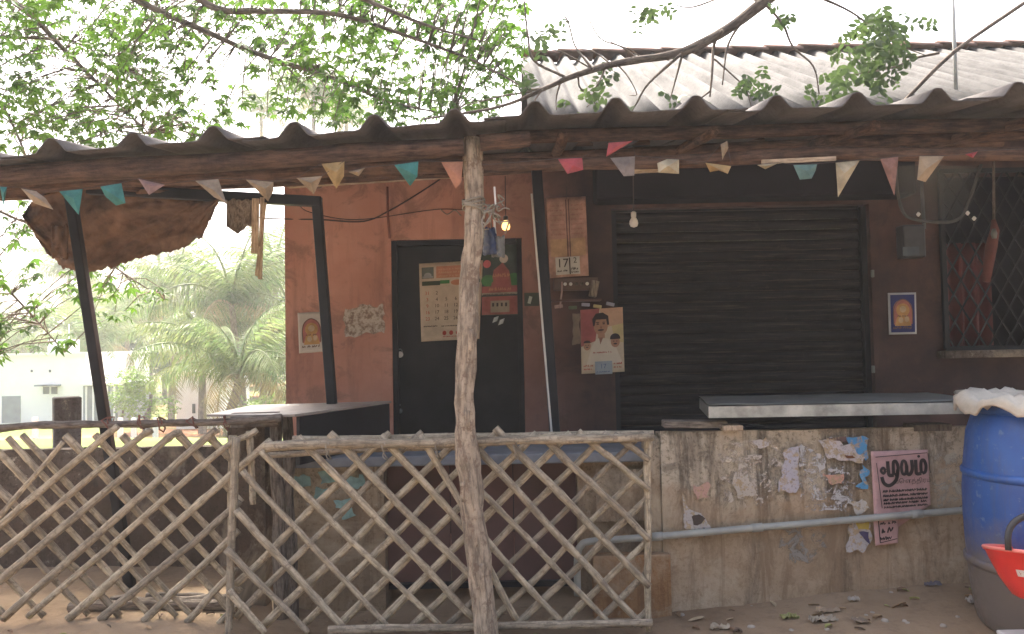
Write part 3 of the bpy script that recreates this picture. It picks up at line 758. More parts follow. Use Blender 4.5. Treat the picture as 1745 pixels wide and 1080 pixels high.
# ------------------------------------------------------------------ printed sheets
class Sheet:
    def __init__(s, name, label, cat, corners, Y, mat, th=.003, curl=.0, group=None):
        s.c = [P(a, b, Y) for a, b in corners]; s.t = thing(name, label, cat, (s.c[3] + s.c[2]) / 2, group); s.th = th; s.curl = curl
        m = MB().grid(lambda u, v: s.at(u, v, 0), 14, 14); m.build('paper', mat, s.t, True, solid=th, soff=1)
        s.asp = (s.c[1] - s.c[0]).length / (s.c[3] - s.c[0]).length
    def at(s, u, v, lay):
        p = s.c[0].lerp(s.c[1], u).lerp(s.c[3].lerp(s.c[2], u), v)
        return p + Vector((0, -lay * .0014 - (.003 if lay else 0) - s.curl * (v * v * (1 - .4 * math.cos(u * 6.28)) + .15 * math.sin(u * 5 + v * 4)), 0))
    def poly(s, m, pts, lay): m.poly([s.at(u, v, lay) for u, v in pts])
    def rect(s, m, u0, v0, u1, v1, lay, n=3):
        for i in range(n):
            a, b = lerp(v0, v1, i / n), lerp(v0, v1, (i + 1) / n)
            for j in range(n):
                c, d = lerp(u0, u1, j / n), lerp(u0, u1, (j + 1) / n); s.poly(m, [(c, b), (d, b), (d, a), (c, a)], lay)
    def ell(s, m, u, v, ru, rv, lay, n=20, a0=0, a1=360):
        s.poly(m, [(u + ru * math.cos(R(lerp(a0, a1, i / n))), v - rv * math.sin(R(lerp(a0, a1, i / n)))) for i in range(n if a1 - a0 == 360 else n + 1)], lay)
    def stroke(s, m, pts, w_, lay, k=5):     # a pen line in sheet coordinates, w_ in u
        q = spl([Vector((a, b / s.asp, 0)) for a, b in pts], k) if len(pts) > 2 else [Vector((a, b / s.asp, 0)) for a, b in pts]
        L = []; Rr = []
        for i, p in enumerate(q):
            d = (q[min(i + 1, len(q) - 1)] - q[max(i - 1, 0)]).normalized(); nrm = Vector((-d.y, d.x, 0)) * w_ / 2
            L.append(p + nrm); Rr.append(p - nrm)
        for i in range(len(q) - 1):
            s.poly(m, [(z.x, z.y * s.asp) for z in (L[i], Rr[i], Rr[i + 1], L[i + 1])], lay)
    def line(s, m, u0, u1, v, h, lay, seed):   # a line of print too small to read: short worn strokes
        rnd = random.Random(seed); u = u0
        while u < u1 - h:
            wv = h * rnd.uniform(.5, 1.1)
            s.stroke(m, [(u, v + h * .5), (u + wv * .3, v - h * rnd.uniform(.2, .5)), (u + wv * .6, v + h * rnd.uniform(.1, .5)), (u + wv, v - h * rnd.uniform(-.3, .5))], h * .28, lay, 2)
            u += wv * rnd.choice((1.15, 1.15, 1.2, 1.9))
    def text(s, m, string, u, v, h, lay):      # h = digit height in v
        cu = bpy.data.curves.new('t', 'FONT'); cu.body = string; cu.align_x = 'CENTER'; cu.align_y = 'CENTER'; cu.size = 1; cu.resolution_u = 3
        o = bpy.data.objects.new('t', cu); COL.objects.link(o)
        dg = bpy.context.evaluated_depsgraph_get(); me = o.evaluated_get(dg).to_mesh()
        n = len(m.v); hh = h / .72; ww = hh / s.asp
        for w_ in me.vertices: m.v.append(s.at(u + w_.co.x * ww, v - w_.co.y * hh, lay))
        for p in me.polygons: m.f.append(tuple(n + i for i in p.vertices))
        o.evaluated_get(dg).to_mesh_clear(); bpy.data.objects.remove(o); bpy.data.curves.remove(cu)
    def put(s, m, name, mat): return m.build(name, mat, s.t, kind='stuff' if name in ('lettering', 'printed_detail') else None)
    def each(s, name, mat, *fs):
        for f in fs: m = MB(); f(m); s.put(m, name, mat)

YD = YW + .062   # just off the door leaf
ink = paint('ink_black', (.035, .025, .025), .2); inkred = paint('ink_red', (.42, .07, .05), .3); inkgreen = paint('ink_green', (.06, .20, .06), .3)
paperA = paint('calendar_paper', (.56, .45, .33), .2); orangeA = paint('print_orange', (.50, .22, .13), .25); brown = paint('ink_brown', (.19, .11, .08), .3)
# month calendar on the door
c = Sheet('wall_calendar', 'cream month calendar hanging on the black door', 'calendar', [(714, 449), (823, 443), (817, 577), (718, 582)], YD - .012, paperA, curl=.01)
m = MB(); c.rect(m, .27, .05, .97, .2, 1); c.put(m, 'printed_banner', orangeA)
m = MB(); c.rect(m, .04, .055, .23, .2, 1); c.put(m, 'printed_picture', paint('print_dark', (.12, .14, .12), .4))
m = MB(); c.ell(m, .135, .16, .06, .035, 2); c.rect(m, .05, .17, .22, .195, 2); c.put(m, 'printed_picture', paint('print_grey', (.32, .33, .31), .3))
c.each('printed_strip', paint('print_darkgreen', (.05, .07, .04), .3), lambda m: c.rect(m, .04, .235, .33, .29, 1), lambda m: c.rect(m, .72, .235, .97, .28, 1))
m = MB(); c.rect(m, .33, .23, .48, .275, 1); c.put(m, 'printed_strip', inkgreen)
m = MB(); c.ell(m, .6, .265, .1, .035, 1); c.put(m, 'printed_emblem', orangeA)
m = MB(); c.line(m, .31, .93, .09, .025, 2, 1); c.line(m, .31, .93, .13, .03, 2, 2); c.line(m, .31, .9, .175, .025, 2, 3); c.put(m, 'lettering', paint('print_ochre', (.56, .33, .20), .2))
mk, mr_ = MB(), MB(); d = 1
days = [['31', '2'], ['3', '4', '5', '6', '7', '8'], ['9', '10', '11', '12', '13', '14'], ['16', '17', '18', '19', '20', '21'], ['23', '24', '25', '26', '27', '28']]
for r_, row in enumerate(days):
    for q, s_ in enumerate(row): c.text(mr_ if q == 0 else mk, s_, .12 + q * .155, .39 + r_ * .082, .045, 1)
c.line(mk, .05, .3, .81, .02, 1, 5); c.line(mk, .35, .93, .815, .018, 1, 6)
c.put(mk, 'lettering', ink); 
for q in range(5): c.ell(mr_, .40 + q * .115, .905, .035, .03, 1, 10)
c.line(mr_, .38, .93, .95, .015, 1, 8); c.put(mr_, 'lettering', inkred)
MB().tube([c.at(.48, .01, 1), c.at(.5, -.03, 2), c.at(.52, .01, 1)], .002, 5).build('hanger', M['wire'], c.t)
# deity calendar, red and green, with its date pad
c = Sheet('picture_calendar', 'red and green picture calendar on the door beside the trunk post', 'calendar', [(820, 415), (886, 410), (887, 536), (820, 538)], YD - .008, paint('print_nightgreen', (.05, .075, .06), .4), curl=.006)
m = MB(); c.rect(m, .02, .60, .98, .69, 1); c.rect(m, .02, .74, .97, .99, 1); c.poly(m, [(.25, .62), (.32, .38), (.55, .28), (.72, .40), (.78, .62)], 1); c.put(m, 'printed_picture', paint('print_brick', (.34, .11, .09), .4))
m = MB(); c.ell(m, .18, .52, .18, .08, 1); c.ell(m, .84, .52, .16, .09, 1); c.put(m, 'printed_foliage', inkgreen)
m = MB(); c.rect(m, .02, .69, .98, .72, 1, 2); c.rect(m, .24, .80, .72, .96, 2); c.put(m, 'date_pad', paint('print_taupe', (.34, .28, .21), .3))
m = MB(); c.line(m, .05, .9, .715, .03, 3, 11); 
for q in range(4): c.rect(m, .28 + q * .11, .83, .33 + q * .11, .88, 3, 1)
c.put(m, 'lettering', ink)
m = MB(); c.ell(m, .58, .23, .11, .06, 1); c.put(m, 'printed_flower', paint('print_white', (.52, .48, .42), .3))
m = MB(); c.ell(m, .15, .29, .10, .055, 1); c.put(m, 'printed_flower', paint('print_pink', (.60, .16, .17), .3))
m = MB(); c.line(m, .3, .74, .45, .06, 2, 12); c.line(m, .2, .85, .64, .05, 2, 13); c.put(m, 'printed_detail', orangeA)
for q, (px, py) in enumerate(((842, 541), (852, 545))): MB().grid(lambda u, v: P(px + 8 * u - 3 * v, py + 9 * v - 3 * u, YD - .03 - .01 * math.sin(u * 3)), 3, 3).build('paper_tag', paint('print_paleblue', (.50, .52, .52), .2), c.t, solid=.001)
# day calendar on red board, pillar
c = Sheet('day_calendar', 'curled reddish tear-off calendar showing 17 on the dark pillar', 'calendar', [(931, 338), (998, 334), (1003, 470), (937, 474)], YW - .03, paint('backing_redbrown', (.50, .30, .23), .45), curl=.022)
m = MB(); c.rect(m, .05, .52, .48, .74, 1); c.rect(m, .56, .52, .95, .74, 1); c.put(m, 'printed_panel', paint('backing_orange', (.52, .34, .20), .4))
m = MB(); c.rect(m, .475, .03, .50, .76, 2, 4); c.rect(m, .545, .03, .565, .76, 2, 4); c.put(m, 'printed_band', paint('backing_dark', (.10, .05, .05), .3))
m = MB(); c.rect(m, .16, .75, .78, .97, 3); c.put(m, 'date_pad', paint('pad_white', (.54, .52, .46), .2))
m = MB(); c.text(m, '17', .34, .83, .11, 4); c.text(m, '2', .66, .80, .07, 4); c.line(m, .2, .48, .92, .03, 4, 21); c.line(m, .55, .76, .90, .04, 4, 22); c.line(m, .55, .76, .94, .03, 4, 23); c.rect(m, .505, .76, .535, .97, 4, 2); c.put(m, 'lettering', ink)
m = MB()
for q in range(7): c.line(m, .08, .46, .1 + q * .06, .03, 1, 30 + q); c.line(m, .6, .95, .1 + q * .06, .03, 1, 40 + q)
c.put(m, 'printed_detail', paint('backing_dim', (.40, .20, .16), .4))
MB().tube([c.at(.5, .02, 1), P(966, 318, YW - .02)], .002, 5).build('hanger', M['wire'], c.t)
# leaders calendar (generic figures)
c = Sheet('portrait_calendar', 'calendar with a moustached man in white between two small portraits', 'calendar', [(989, 528), (1061, 523), (1064, 633), (991, 637)], YW - .02, paint('calendar_cream', (.60, .50, .36), .15), curl=.012)
m = MB(); c.poly(m, [(.0, .0), (.45, .0), (.34, .5), (.0, .58)], 1); c.put(m, 'printed_field', paint('print_crimson', (.38, .11, .10), .3))
m = MB(); c.poly(m, [(.45, .0), (1, .0), (1, .25), (.55, .3)], 1); c.put(m, 'printed_field', paint('print_apricot', (.56, .36, .24), .2))
m = MB(); c.poly(m, [(.72, .27), (1, .24), (1, .55), (.8, .52)], 1); c.put(m, 'printed_field', paint('print_yellow', (.56, .46, .24), .2))
m = MB(); c.poly(m, [(.12, .86), (.24, .6), (.36, .47), (.62, .47), (.82, .62), (.96, .86)], 2); c.put(m, 'printed_shirt', paint('print_shirt', (.66, .58, .46), .1))
skin = paint('print_skin', (.42, .22, .14), .15)
c.each('printed_face', skin, lambda m: (c.ell(m, .47, .27, .165, .145, 3)), lambda m: c.rect(m, .40, .40, .56, .46, 3), lambda m: c.ell(m, .14, .57, .085, .07, 3), lambda m: c.ell(m, .80, .53, .105, .085, 3))
c.each('printed_hair', ink, lambda m: c.poly(m, [(.29, .27), (.27, .16), (.36, .075), (.52, .065), (.65, .12), (.67, .26), (.62, .26), (.60, .17), (.36, .17), (.32, .27)], 4),
    lambda m: c.ell(m, .14, .525, .085, .04, 4, 16, 0, 180), lambda m: c.ell(m, .80, .475, .12, .075, 4, 16, -10, 190))
c.each('printed_moustache', ink, lambda m: c.ell(m, .47, .335, .075, .014, 4), lambda m: c.ell(m, .80, .56, .045, .012, 4), lambda m: c.ell(m, .14, .59, .03, .008, 4))
c.each('printed_eye', ink, *[lambda m, u=u, v=v, r=r: c.ell(m, u, v, r, r * .32, 4, 10) for u, v, r in ((.40, .24, .032), (.54, .24, .032), (.765, .52, .02), (.835, .52, .02), (.11, .56, .017), (.17, .56, .017))])
c.each('printed_brow', ink, *[lambda m, u=u: c.ell(m, u, .215, .045, .007, 4, 10) for u in (.395, .545)])
c.each('printed_shadow', paint('print_skinshade', (.27, .13, .085), .15), lambda m: c.ell(m, .475, .295, .025, .022, 4, 10), lambda m: c.ell(m, .47, .365, .04, .008, 4, 10), lambda m: c.poly(m, [(.42, .45), (.52, .45), (.45, .56)], 4))
m = MB(); c.line(m, .28, .72, .68, .03, 3, 51); c.line(m, .05, .28, .88, .035, 3, 52); c.line(m, .05, .28, .93, .03, 3, 53); c.line(m, .75, .96, .86, .035, 3, 54); c.line(m, .75, .96, .92, .03, 3, 55); c.put(m, 'lettering', inkred)
m = MB(); c.rect(m, .31, .82, .71, 1.02, 5); c.put(m, 'date_pad', paint('print_bluegrey', (.33, .38, .42), .2))
m = MB(); c.text(m, '17', .5, .90, .07, 6); c.line(m, .35, .68, .98, .025, 6, 56); c.put(m, 'lettering', paint('ink_blue', (.09, .12, .22), .2))
# deity prints
def deity(name_label, corners, Y, border, field, lay_seed, frame=False):
    c = Sheet('deity_print', name_label, 'picture', corners, Y, border, curl=.002 if frame else .008)
    m = MB()
    if frame: c.rect(m, .07, .05, .93, .95, 1); c.put(m, 'printed_field', field)
    m = MB(); c.ell(m, .5, .40, .34, .24, 2, 24, -20, 200); c.rect(m, .17, .40, .83, .76, 2); c.put(m, 'printed_arch', paint('print_rose', (.46, .17, .13), .3))
    m = MB(); c.ell(m, .5, .42, .24, .16, 3); c.poly(m, [(.2, .80), (.28, .6), (.4, .5), (.6, .5), (.72, .6), (.8, .80)], 3); c.put(m, 'printed_figure', paint('print_gold', (.56, .32, .12), .35))
    c.each('printed_figure', paint('print_buff', (.60, .44, .26), .3), lambda m: c.ell(m, .5, .40, .12, .08, 4), lambda m: c.ell(m, .42, .66, .09, .07, 4), lambda m: c.ell(m, .63, .64, .08, .07, 4))
    m = MB(); c.line(m, .14, .86, .84, .07, 3, lay_seed); c.stroke(m, [(.17, .74), (.17, .42), (.28, .24), (.5, .16), (.72, .24), (.83, .42), (.83, .74)], .035, 4); c.line(m, .3, .7, .56, .05, 5, lay_seed + 1); c.put(m, 'printed_detail', brown)
deity('cream deity print pasted on the terracotta wall behind the steel post', [(507, 533), (553, 531), (556, 599), (510, 602)], YW - .006, paint('print_offwhite', (.60, .54, .46), .15), None, 61)
deity('small blue deity picture in a white border right of the shutter', [(1513, 499), (1561, 498), (1562, 569), (1515, 570)], YW - .012, paint('frame_white', (.52, .52, .54), .1), paint('print_navy', (.03, .04, .16), .2), 63, True)
# pink bill
YP = YC - .022
c = Sheet('pink_bill', 'pink printed bill headed மூலம் pasted on the peeling wall', 'poster', [(1484, 769), (1581, 766), (1586, 860), (1492, 925)], YP, paint('bill_pink', (.56, .345, .325), .25), th=.002)
zb = [(1484, 769), (1583, 767), (1587, 861), (1493, 868)]   # bilinear area used for the letters
c.c = [P(a, b, YP) for a, b in zb]; c.asp = (c.c[1] - c.c[0]).length / (c.c[3] - c.c[0]).length
def T(x, y): return ((x - 510) / (1000 - 510), (y - 185) / (660 - 185))      # pen positions measured on the bill
m = MB()
for st, w_ in (([(618, 345), (597, 322), (578, 345), (597, 368), (618, 345)], 18), ([(640, 268), (640, 340), (646, 384), (684, 384)], 24),
    ([(684, 384), (684, 330), (690, 276), (712, 274), (726, 320), (716, 372), (690, 384)], 22), ([(722, 340), (708, 410), (676, 452), (632, 470), (594, 446), (580, 395)], 24),
    ([(800, 320), (790, 278), (768, 272), (754, 320), (760, 372), (782, 380), (797, 340), (800, 320)], 20), ([(799, 310), (800, 370), (822, 384), (846, 340), (844, 262)], 24),
    ([(878, 262), (878, 330), (882, 380), (922, 380)], 24), ([(922, 380), (920, 320), (928, 272), (950, 270), (964, 316), (956, 366), (930, 380)], 22)):
    c.stroke(m, [T(*q) for q in st], w_ * 1.25 / 490, 2)
u_, v_ = T(906, 234); c.ell(m, u_, v_, .026, .026, 2, 10)
c.stroke(m, [T(540, 232), T(980, 205)], 6 / 490, 2); c.stroke(m, [T(985, 208), T(1000, 380)], 6 / 490, 2); c.stroke(m, [T(545, 280), T(560, 650)], 6 / 490, 2)
u_, v_ = T(845, 440); c.text(m, 'பௌத்திரம்', u_, v_, .075, 2)
for q, (yy, h_) in enumerate(((508, .05), (545, .048), (580, .045), (608, .045), (640, .04))): 
    u0, vv = T(578, yy + 6); u1, _ = T(980, yy); c.line(m, u0, u1, vv, h_, 2, 70 + q); c.line(m, u0, u1, vv, h_, 3, 80 + q)
c.put(m, 'lettering', ink)
c2 = Sheet('pink_bill', 'torn lower strip of a pink bill showing below the pipe', 'poster', [(1488, 884), (1532, 880), (1530, 925), (1492, 930)], YP - .007, paint('bill_pink', (.56, .345, .325), .25), th=.002)
m = MB(); c2.line(m, .25, .95, .18, .12, 2, 90); c2.line(m, .3, .9, .45, .22, 2, 91); c2.line(m, .2, .95, .75, .14, 2, 92); c2.stroke(m, [(.18, .05), (.2, .9)], .04, 2); c2.stroke(m, [(.2, .9), (.95, .82)], .03, 2); c2.put(m, 'lettering', ink)
# torn remains of other bills
def m_worn(name, c):
    k = NT(name); p = k.coord(); a = k.noise(p, 22, 7, .7); b = k.noise(p, 70, 4, .7)
    col = k.mix(k.ramp(a, [(.50, 0.0), (.58, .9)]), c, (.42, .31, .18)); col = k.mix(k.ramp(b, [(.54, 0.0), (.66, .6)]), col, (.14, .11, .08))
    k.bump(b, .3, .004); return k.out(col, .85, 0, .2)
def scrap(pxs, colr, label, seed, Y=None, jag=.008, name='torn_bill', extra=()):
    Y = Y or YC - .020
    t = thing(name, label, 'poster', P(pxs[0][0], pxs[0][1], Y))
    slab(blob(pxs, Y, seed, jag=jag * 1.5), .0012).build('paper', m_worn('scrap_%d' % seed, colr), t)
    for i, (q, cc) in enumerate(extra): slab(blob(q, Y - .002 - .001 * i, seed + 50 + i, jag=jag * .6), .0008).build('printed_patch', paint('scrapx_%d_%d' % (seed, i), cc, .3), t)
scrap([(1395, 752), (1418, 746), (1452, 760), (1476, 775), (1470, 790), (1440, 786), (1415, 780)], (.52, .47, .45), 'grey white torn bill curling over blue paper', 1, YC - .026, extra=[([(1440, 776), (1452, 775), (1456, 780), (1443, 781)], (.20, .08, .03))])
scrap([(1440, 744), (1478, 745), (1479, 782), (1462, 782), (1447, 762)], (.09, .28, .50), 'bright blue corner of a torn bill', 2)
scrap([(1469, 790), (1479, 800), (1478, 834), (1462, 834), (1466, 815)], (.10, .30, .50), 'narrow blue sliver of paper below the bright blue corner', 3)
scrap([(1412, 742), (1440, 745), (1438, 752), (1424, 750)], (.13, .08, .075), 'dark brown scrap above the grey torn bill', 4, YC - .029)
scrap([(1338, 765), (1362, 757), (1360, 800), (1358, 836), (1325, 838), (1332, 810)], (.46, .43, .46), 'pale lilac paper scrap left of the blue corner', 5)
scrap([(1283, 752), (1306, 745), (1310, 758), (1290, 764)], (.50, .45, .42), 'small whitish scrap high on the peeling wall', 6)
scrap([(1406, 806), (1438, 806), (1436, 826), (1410, 822)], (.55, .30, .22), 'small salmon paper patch between pale scraps', 7)
scrap([(1163, 842), (1178, 866), (1200, 880), (1216, 905), (1190, 903), (1165, 902)], (.47, .43, .40), 'white triangular scrap above the pipe', 8, extra=[([(1178, 882), (1190, 876), (1201, 884), (1196, 893), (1182, 893)], (.08, .06, .05))])
scrap([(1448, 893), (1482, 889), (1484, 930), (1470, 942), (1444, 938)], (.44, .41, .40), 'torn picture scrap with yellow and navy below the pipe', 9, extra=[([(1458, 891), (1481, 889), (1480, 902), (1464, 903)], (.50, .38, .08)), ([(1464, 906), (1480, 906), (1482, 928), (1472, 918)], (.07, .06, .13))])
scrap([(1250, 815), (1275, 808), (1285, 842), (1258, 850)], (.48, .42, .35), 'faded cream scrap in the middle of the wall', 10)
scrap([(1184, 828), (1206, 822), (1210, 846), (1190, 848)], (.50, .31, .25), 'faint pinkish scrap near the wall end', 11)
scrap([(1448, 858), (1472, 850), (1484, 866), (1462, 876)], (.50, .46, .40), 'whitish scrap just above the pipe beside the pink bill', 12)

for i, (pl, colr, lb_) in enumerate((([(1225, 760), (1320, 748), (1335, 800), (1300, 860), (1232, 850)], (.55, .47, .38), 'large washed-out paper remnant left of the lilac scrap'), ([(1362, 756), (1442, 790), (1462, 840), (1440, 872), (1364, 868)], (.56, .53, .50), 'large washed-out paper remnant under the grey torn bill'), ([(1330, 905), (1400, 900), (1410, 940), (1370, 960), (1325, 950)], (.30, .275, .24), 'grimy paper remnant under the pipe'), ([(1590, 775), (1640, 770), (1644, 850), (1600, 860)], (.50, .45, .36), 'faint paper remnant between the pink bill and the barrel'))):
    t = thing('paper_remnant', lb_, 'poster', P(*pl[0], YC - .014)); kk = NT('remnant_%d' % i); pq = kk.coord(); aa = kk.noise(pq, 15, 8, .75, .5); tb_ = kk.n('ShaderNodeBsdfTransparent'); mxx = kk.n('ShaderNodeMixShader')
    kk.out(colr, .9, 0, .1); kk.l(kk.ramp(aa, [(.44, .85), (.50, 0.0)]), mxx.inputs[0]); kk.l(tb_.outputs[0], mxx.inputs[1]); kk.l(kk.b.outputs[0], mxx.inputs[2]); kk.l(mxx.outputs[0], kk.t.nodes['Material Output'].inputs['Surface'])
    MB().poly(blob(pl, YC - .0145 - .0005 * i, 200 + i, jag=.02)[::-1]).build('paper', kk.m, t)
# ------------------------------------------------------------------ things on the right counter
zt = zc + .07
tr = thing('tin_tray', 'long shallow tin tray lying on the plaster counter', 'tray', P(1430, 715, 4.10))
TA = [(1207, 712), (1672, 719), (1672, 690), (1560, 668), ]
f0, f1 = P(1208, 712, 4.06), P(1690, 719, 4.02); f1.z = f0.z
b0, b1 = f0 + Vector((.10, .62, .0)), f1 + Vector((.0, .62, .0))
def plate(a, b, c_, d): return MB().quad(a, b, c_, d)
UP = Vector((0, 0, .058))
plate(f0, f1, b1, b0).build('floor', M['tin'], tr, solid=.003)
plate(f0, f1, f1 + UP, f0 + UP).build('rim', M['tinwhite'], tr, solid=.004); plate(b0, b1, b1 + UP, b0 + UP).build('rim', M['tin'], tr, solid=.004)
plate(f0, b0, b0 + UP, f0 + UP).build('rim', M['tin'], tr, solid=.004); plate(f1, b1, b1 + UP, f1 + UP).build('rim', M['tin'], tr, solid=.004)
lid0, lid1 = f0 + UP + Vector((.004, .01, .006)), f1 + UP + Vector((0, .01, .006))
MB().grid(lambda u, v: lid0.lerp(lid1, u).lerp((b0 + UP).lerp(b1 + UP, u) + Vector((0, 0, .010)), v) + Vector((0, 0, .004 * nz(u * 6, v * 3))), 20, 6).build('cover_sheet', M['tin'], tr, True, solid=.003)
MB().tube([P(1372 + 32 * t, 707 + 2 * math.sin(t * 9), 4.05) for t in [i / 10 for i in range(11)]], .0018, 5).build('scratch', M['black'], tr)
MB().bar(P(1130, 722, 4.17), P(1236, 722, 4.17), .10, .035).build('plank', M['greywood'], None, bevel=.004, label='short grey plank at the end of the plaster counter', cat='plank')
MB().box(P(1246, 728, 4.13), (.10, .09, .03)).build('wood_block', M['palewood'], None, bevel=.005, label='small pale wood block under the tin tray', cat='block')
MB().box(P(1580, 727, 4.2), (.20, .12, .035)).build('wood_block', M['greywood'], None, bevel=.005, label='dark wood block under the far end of the tray by the barrel', cat='block')
MB().lathe([(.02, -.016), (.055, -.008), (.06, .004), (.05, .014), (.01, .018)], P(1645, 668, 4.45) + Vector((0, 0, -.004)), 14, None, .25).build('flat_stone', M['stone'], None, True, label='flat grey stone weighing down the tray cover', cat='stone')
# barrel
bx, by = P(1790, 900, 3.62).x, 3.62; bz = gz(bx, by) - .01; hb_ = P(1700, 700, 3.62).z - bz
br = thing('barrel', 'blue plastic barrel with muddy foot beside the counter wall', 'barrel', (bx, by, bz))
rb = .345
prof = [(rb * .80, .0), (rb * .86, .01), (rb * .90, .06), (rb * .955, .2), (rb * .985, .36), (rb * 1.0, .50), (rb * 1.0, .62), (rb * .975, .74), (rb * .93, hb_ - .10), (rb * .86, hb_ - .03), (rb * .80, hb_)]
MB().lathe(prof, (bx, by, bz), 56).build('body', M['blue'], br, True)
for zz in (.30, .70): MB().lathe([(rb * .985, zz - .02), (rb * 1.012, zz - .008), (rb * 1.012, zz + .008), (rb * .985, zz + .02)], (bx, by, bz), 56).build('rib', M['blue'], br, True)
MB().lathe([(rb * .82, hb_ - .012), (rb * .85, hb_), (rb * .85, hb_ + .02), (rb * .78, hb_ + .025)], (bx, by, bz), 48).build('rim', M['blue'], br, True)
def sackfn(u, v):
    a = 2 * math.pi * u; r = rb * (1.05 * min(1, v * 1.25)) * (1 + .10 * nz(math.cos(a) * 2, math.sin(a) * 2, 4))
    drop = 0 if v < .75 else (v - .75) / .25 * (.045 + .05 * nz(math.cos(a) * 2.3, math.sin(a) * 2.3, 8))
    z = bz + hb_ + .055 + .05 * nz(math.cos(a) * r * 9, math.sin(a) * r * 9, 1) + .035 * nz(math.cos(a) * r * 22, math.sin(a) * r * 22, 5) - drop + .07 * max(0, math.cos(a)) * (1 - v)
    return (bx + r * math.cos(a), by + r * math.sin(a), z)
MB().grid(sackfn, 72, 18).build('sack', M['sack'], None, True, solid=.012, label='off white crumpled sack spread over the blue barrel', cat='sack')
# red basket hung on the barrel
bk = thing('red_basket', 'red plastic basket with a black handle hung before the blue barrel', 'basket', P(1740, 1020, 3.2))
cen = P(1788, 1024, 3.20)
axm = Matrix.Rotation(R(5), 3, 'Y') @ Matrix.Rotation(R(-9), 3, 'X')
bp_ = [(.10, 0), (.125, .012), (.165, .07), (.198, .14), (.213, .175), (.222, .18), (.222, .192), (.212, .192), (.205, .175), (.19, .135), (.155, .07), (.118, .02)]
MB().lathe(bp_, cen, 48, axm).build('bowl', M['red'], bk, True)
MB().tube([cen + axm @ Vector((.218 * math.cos(a), .218 * math.sin(a), .19)) for a in [2 * math.pi * i / 48 for i in range(49)]], .008, 8).build('rim', M['redrim'], bk, True)
hp = [cen + axm @ Vector((-.215 * math.cos(a), -.10 + .02 * math.sin(a), .19 + .155 * math.sin(a) ** .6 if math.sin(a) > 0 else .19)) for a in [math.pi * i / 24 for i in range(25)]]
MB().tube(hp, .013, 10, flat=.75).build('handle', M['black'], bk, True)
def onb(u, v):
    a = R(lerp(203, 250, u)); h = lerp(.092, .118, v) ; r_ = lerp(.165, .198, (h - .07) / .07) + .0025
    return cen + axm @ Vector((r_ * math.cos(a), r_ * math.sin(a), h))
MB().grid(onb, 12, 2).build('label_strip', paint('print_stripwhite', (.66, .58, .52), .1), bk, True)
lt = MB(); q_ = random.Random(3)
for i in range(11):
    u0 = .06 + i * .083
    for kk in range(3):
        a_, b_ = onb(u0 + q_.uniform(0, .05), .2 + .5 * q_.random()), onb(u0 + q_.uniform(0, .05), .3 + .5 * q_.random()); off = Vector((0, -.002, 0)); up = Vector((0, 0, .0025))
        lt.quad(a_ + off, b_ + off, b_ + off + up, a_ + off + up)
lt.build('lettering', M['p_ink_red'], bk, kind='stuff')
MB().tube(spl([Vector((bx - .02, by - .335, bz + hb_ - .02)), Vector((bx - .03, by - .36, bz + hb_ - .1)), hp[12] + Vector((0, .02, .10)), hp[12] + Vector((0, 0, .014)), hp[12] + Vector((0, -.02, .0)), hp[12] + Vector((0, -.012, -.018))], 5), .004, 6).build('hook', M['wire'], bk, True)
MB().box(P(1738, 1083, 3.3) , (.14, .10, .02)).build('plastic_dish', M['cord'], None, bevel=.008, label='white plastic dish lying on the earth below the red basket', cat='dish')

# ------------------------------------------------------------------ left table and what stands round it
zt_ = 1.08
tq = [PZ(352, 706, zt_), PZ(502, 706, zt_), PZ(667, 683, zt_), PZ(430, 690, zt_)]
tb = thing('stall_table', 'rough table with a worn pale sheet top over dark boards', 'table', (tq[1].x, tq[1].y + .2, gz(tq[1].x, 4.4)))
tm = MB(); tm.poly(tq); tm.build('top', M['tabletop'], tb, solid=.012, soff=1 if False else -1)
MB().bar(P(396, 716, 4.10), P(476, 714, 4.10), .05, .075).build('apron', M['greywood'], tb, bevel=.004)
fa, fb_ = PZ(505, 706, zt_), PZ(660, 684, zt_)
ap = MB(); dn = Vector((0, 0, -.24)); o1 = Vector((0, .03, -.015)); ap.quad(fa + o1, fb_ + o1, fb_ + o1 + dn, fa + o1 + dn); ap.build('side_board', M['steel'], tb, solid=.02)
for q, (px, Y) in enumerate(((470, 4.12), (488, 4.16), (430, 4.6), (648, 4.9))):
    t0 = P(px, 712, Y); t0.z = zt_ - .02
    pole((t0.x + .02, Y, gz(t0.x, Y) - .03), t0, .036 if q < 2 else .03, .030, M['greywood'], tb, 'leg', 40 + q, .03, 10)
MB().box(((P(390, 740, 4.3).x + P(455, 740, 4.3).x) / 2, 4.32, .5), (.2, .1, .98)).build('support_board', M['cwall'], tb)
CP = thing('compound_wall', 'low dark rough compound wall behind the left lattice', 'wall', P(200, 900, 4.95))
zcw = P(200, 763, 4.95).z
rough_wall(-4.2, P(520, 800, 4.95).x, 4.95, -.05, zcw, .15, 14, .02).build('face', M['cwall'], CP, True)
MB().box(((-4.2 + P(520, 800, 4.95).x) / 2, 5.05, zcw / 2 - .03), (P(520, 800, 4.95).x + 4.2 - .01, .18, zcw + .03)).build('core', M['cwall'], CP)
cp0 = P(114, 676, 5.42)
MB().box((cp0.x, 5.42, cp0.z / 2 - .05), (.15, .15, cp0.z + .1), Matrix.Rotation(R(33), 3, 'Z'), 1.12).build('concrete_post', M['concrete'], None, bevel=.01, label='stubby grey concrete post behind the compound wall', cat='post')

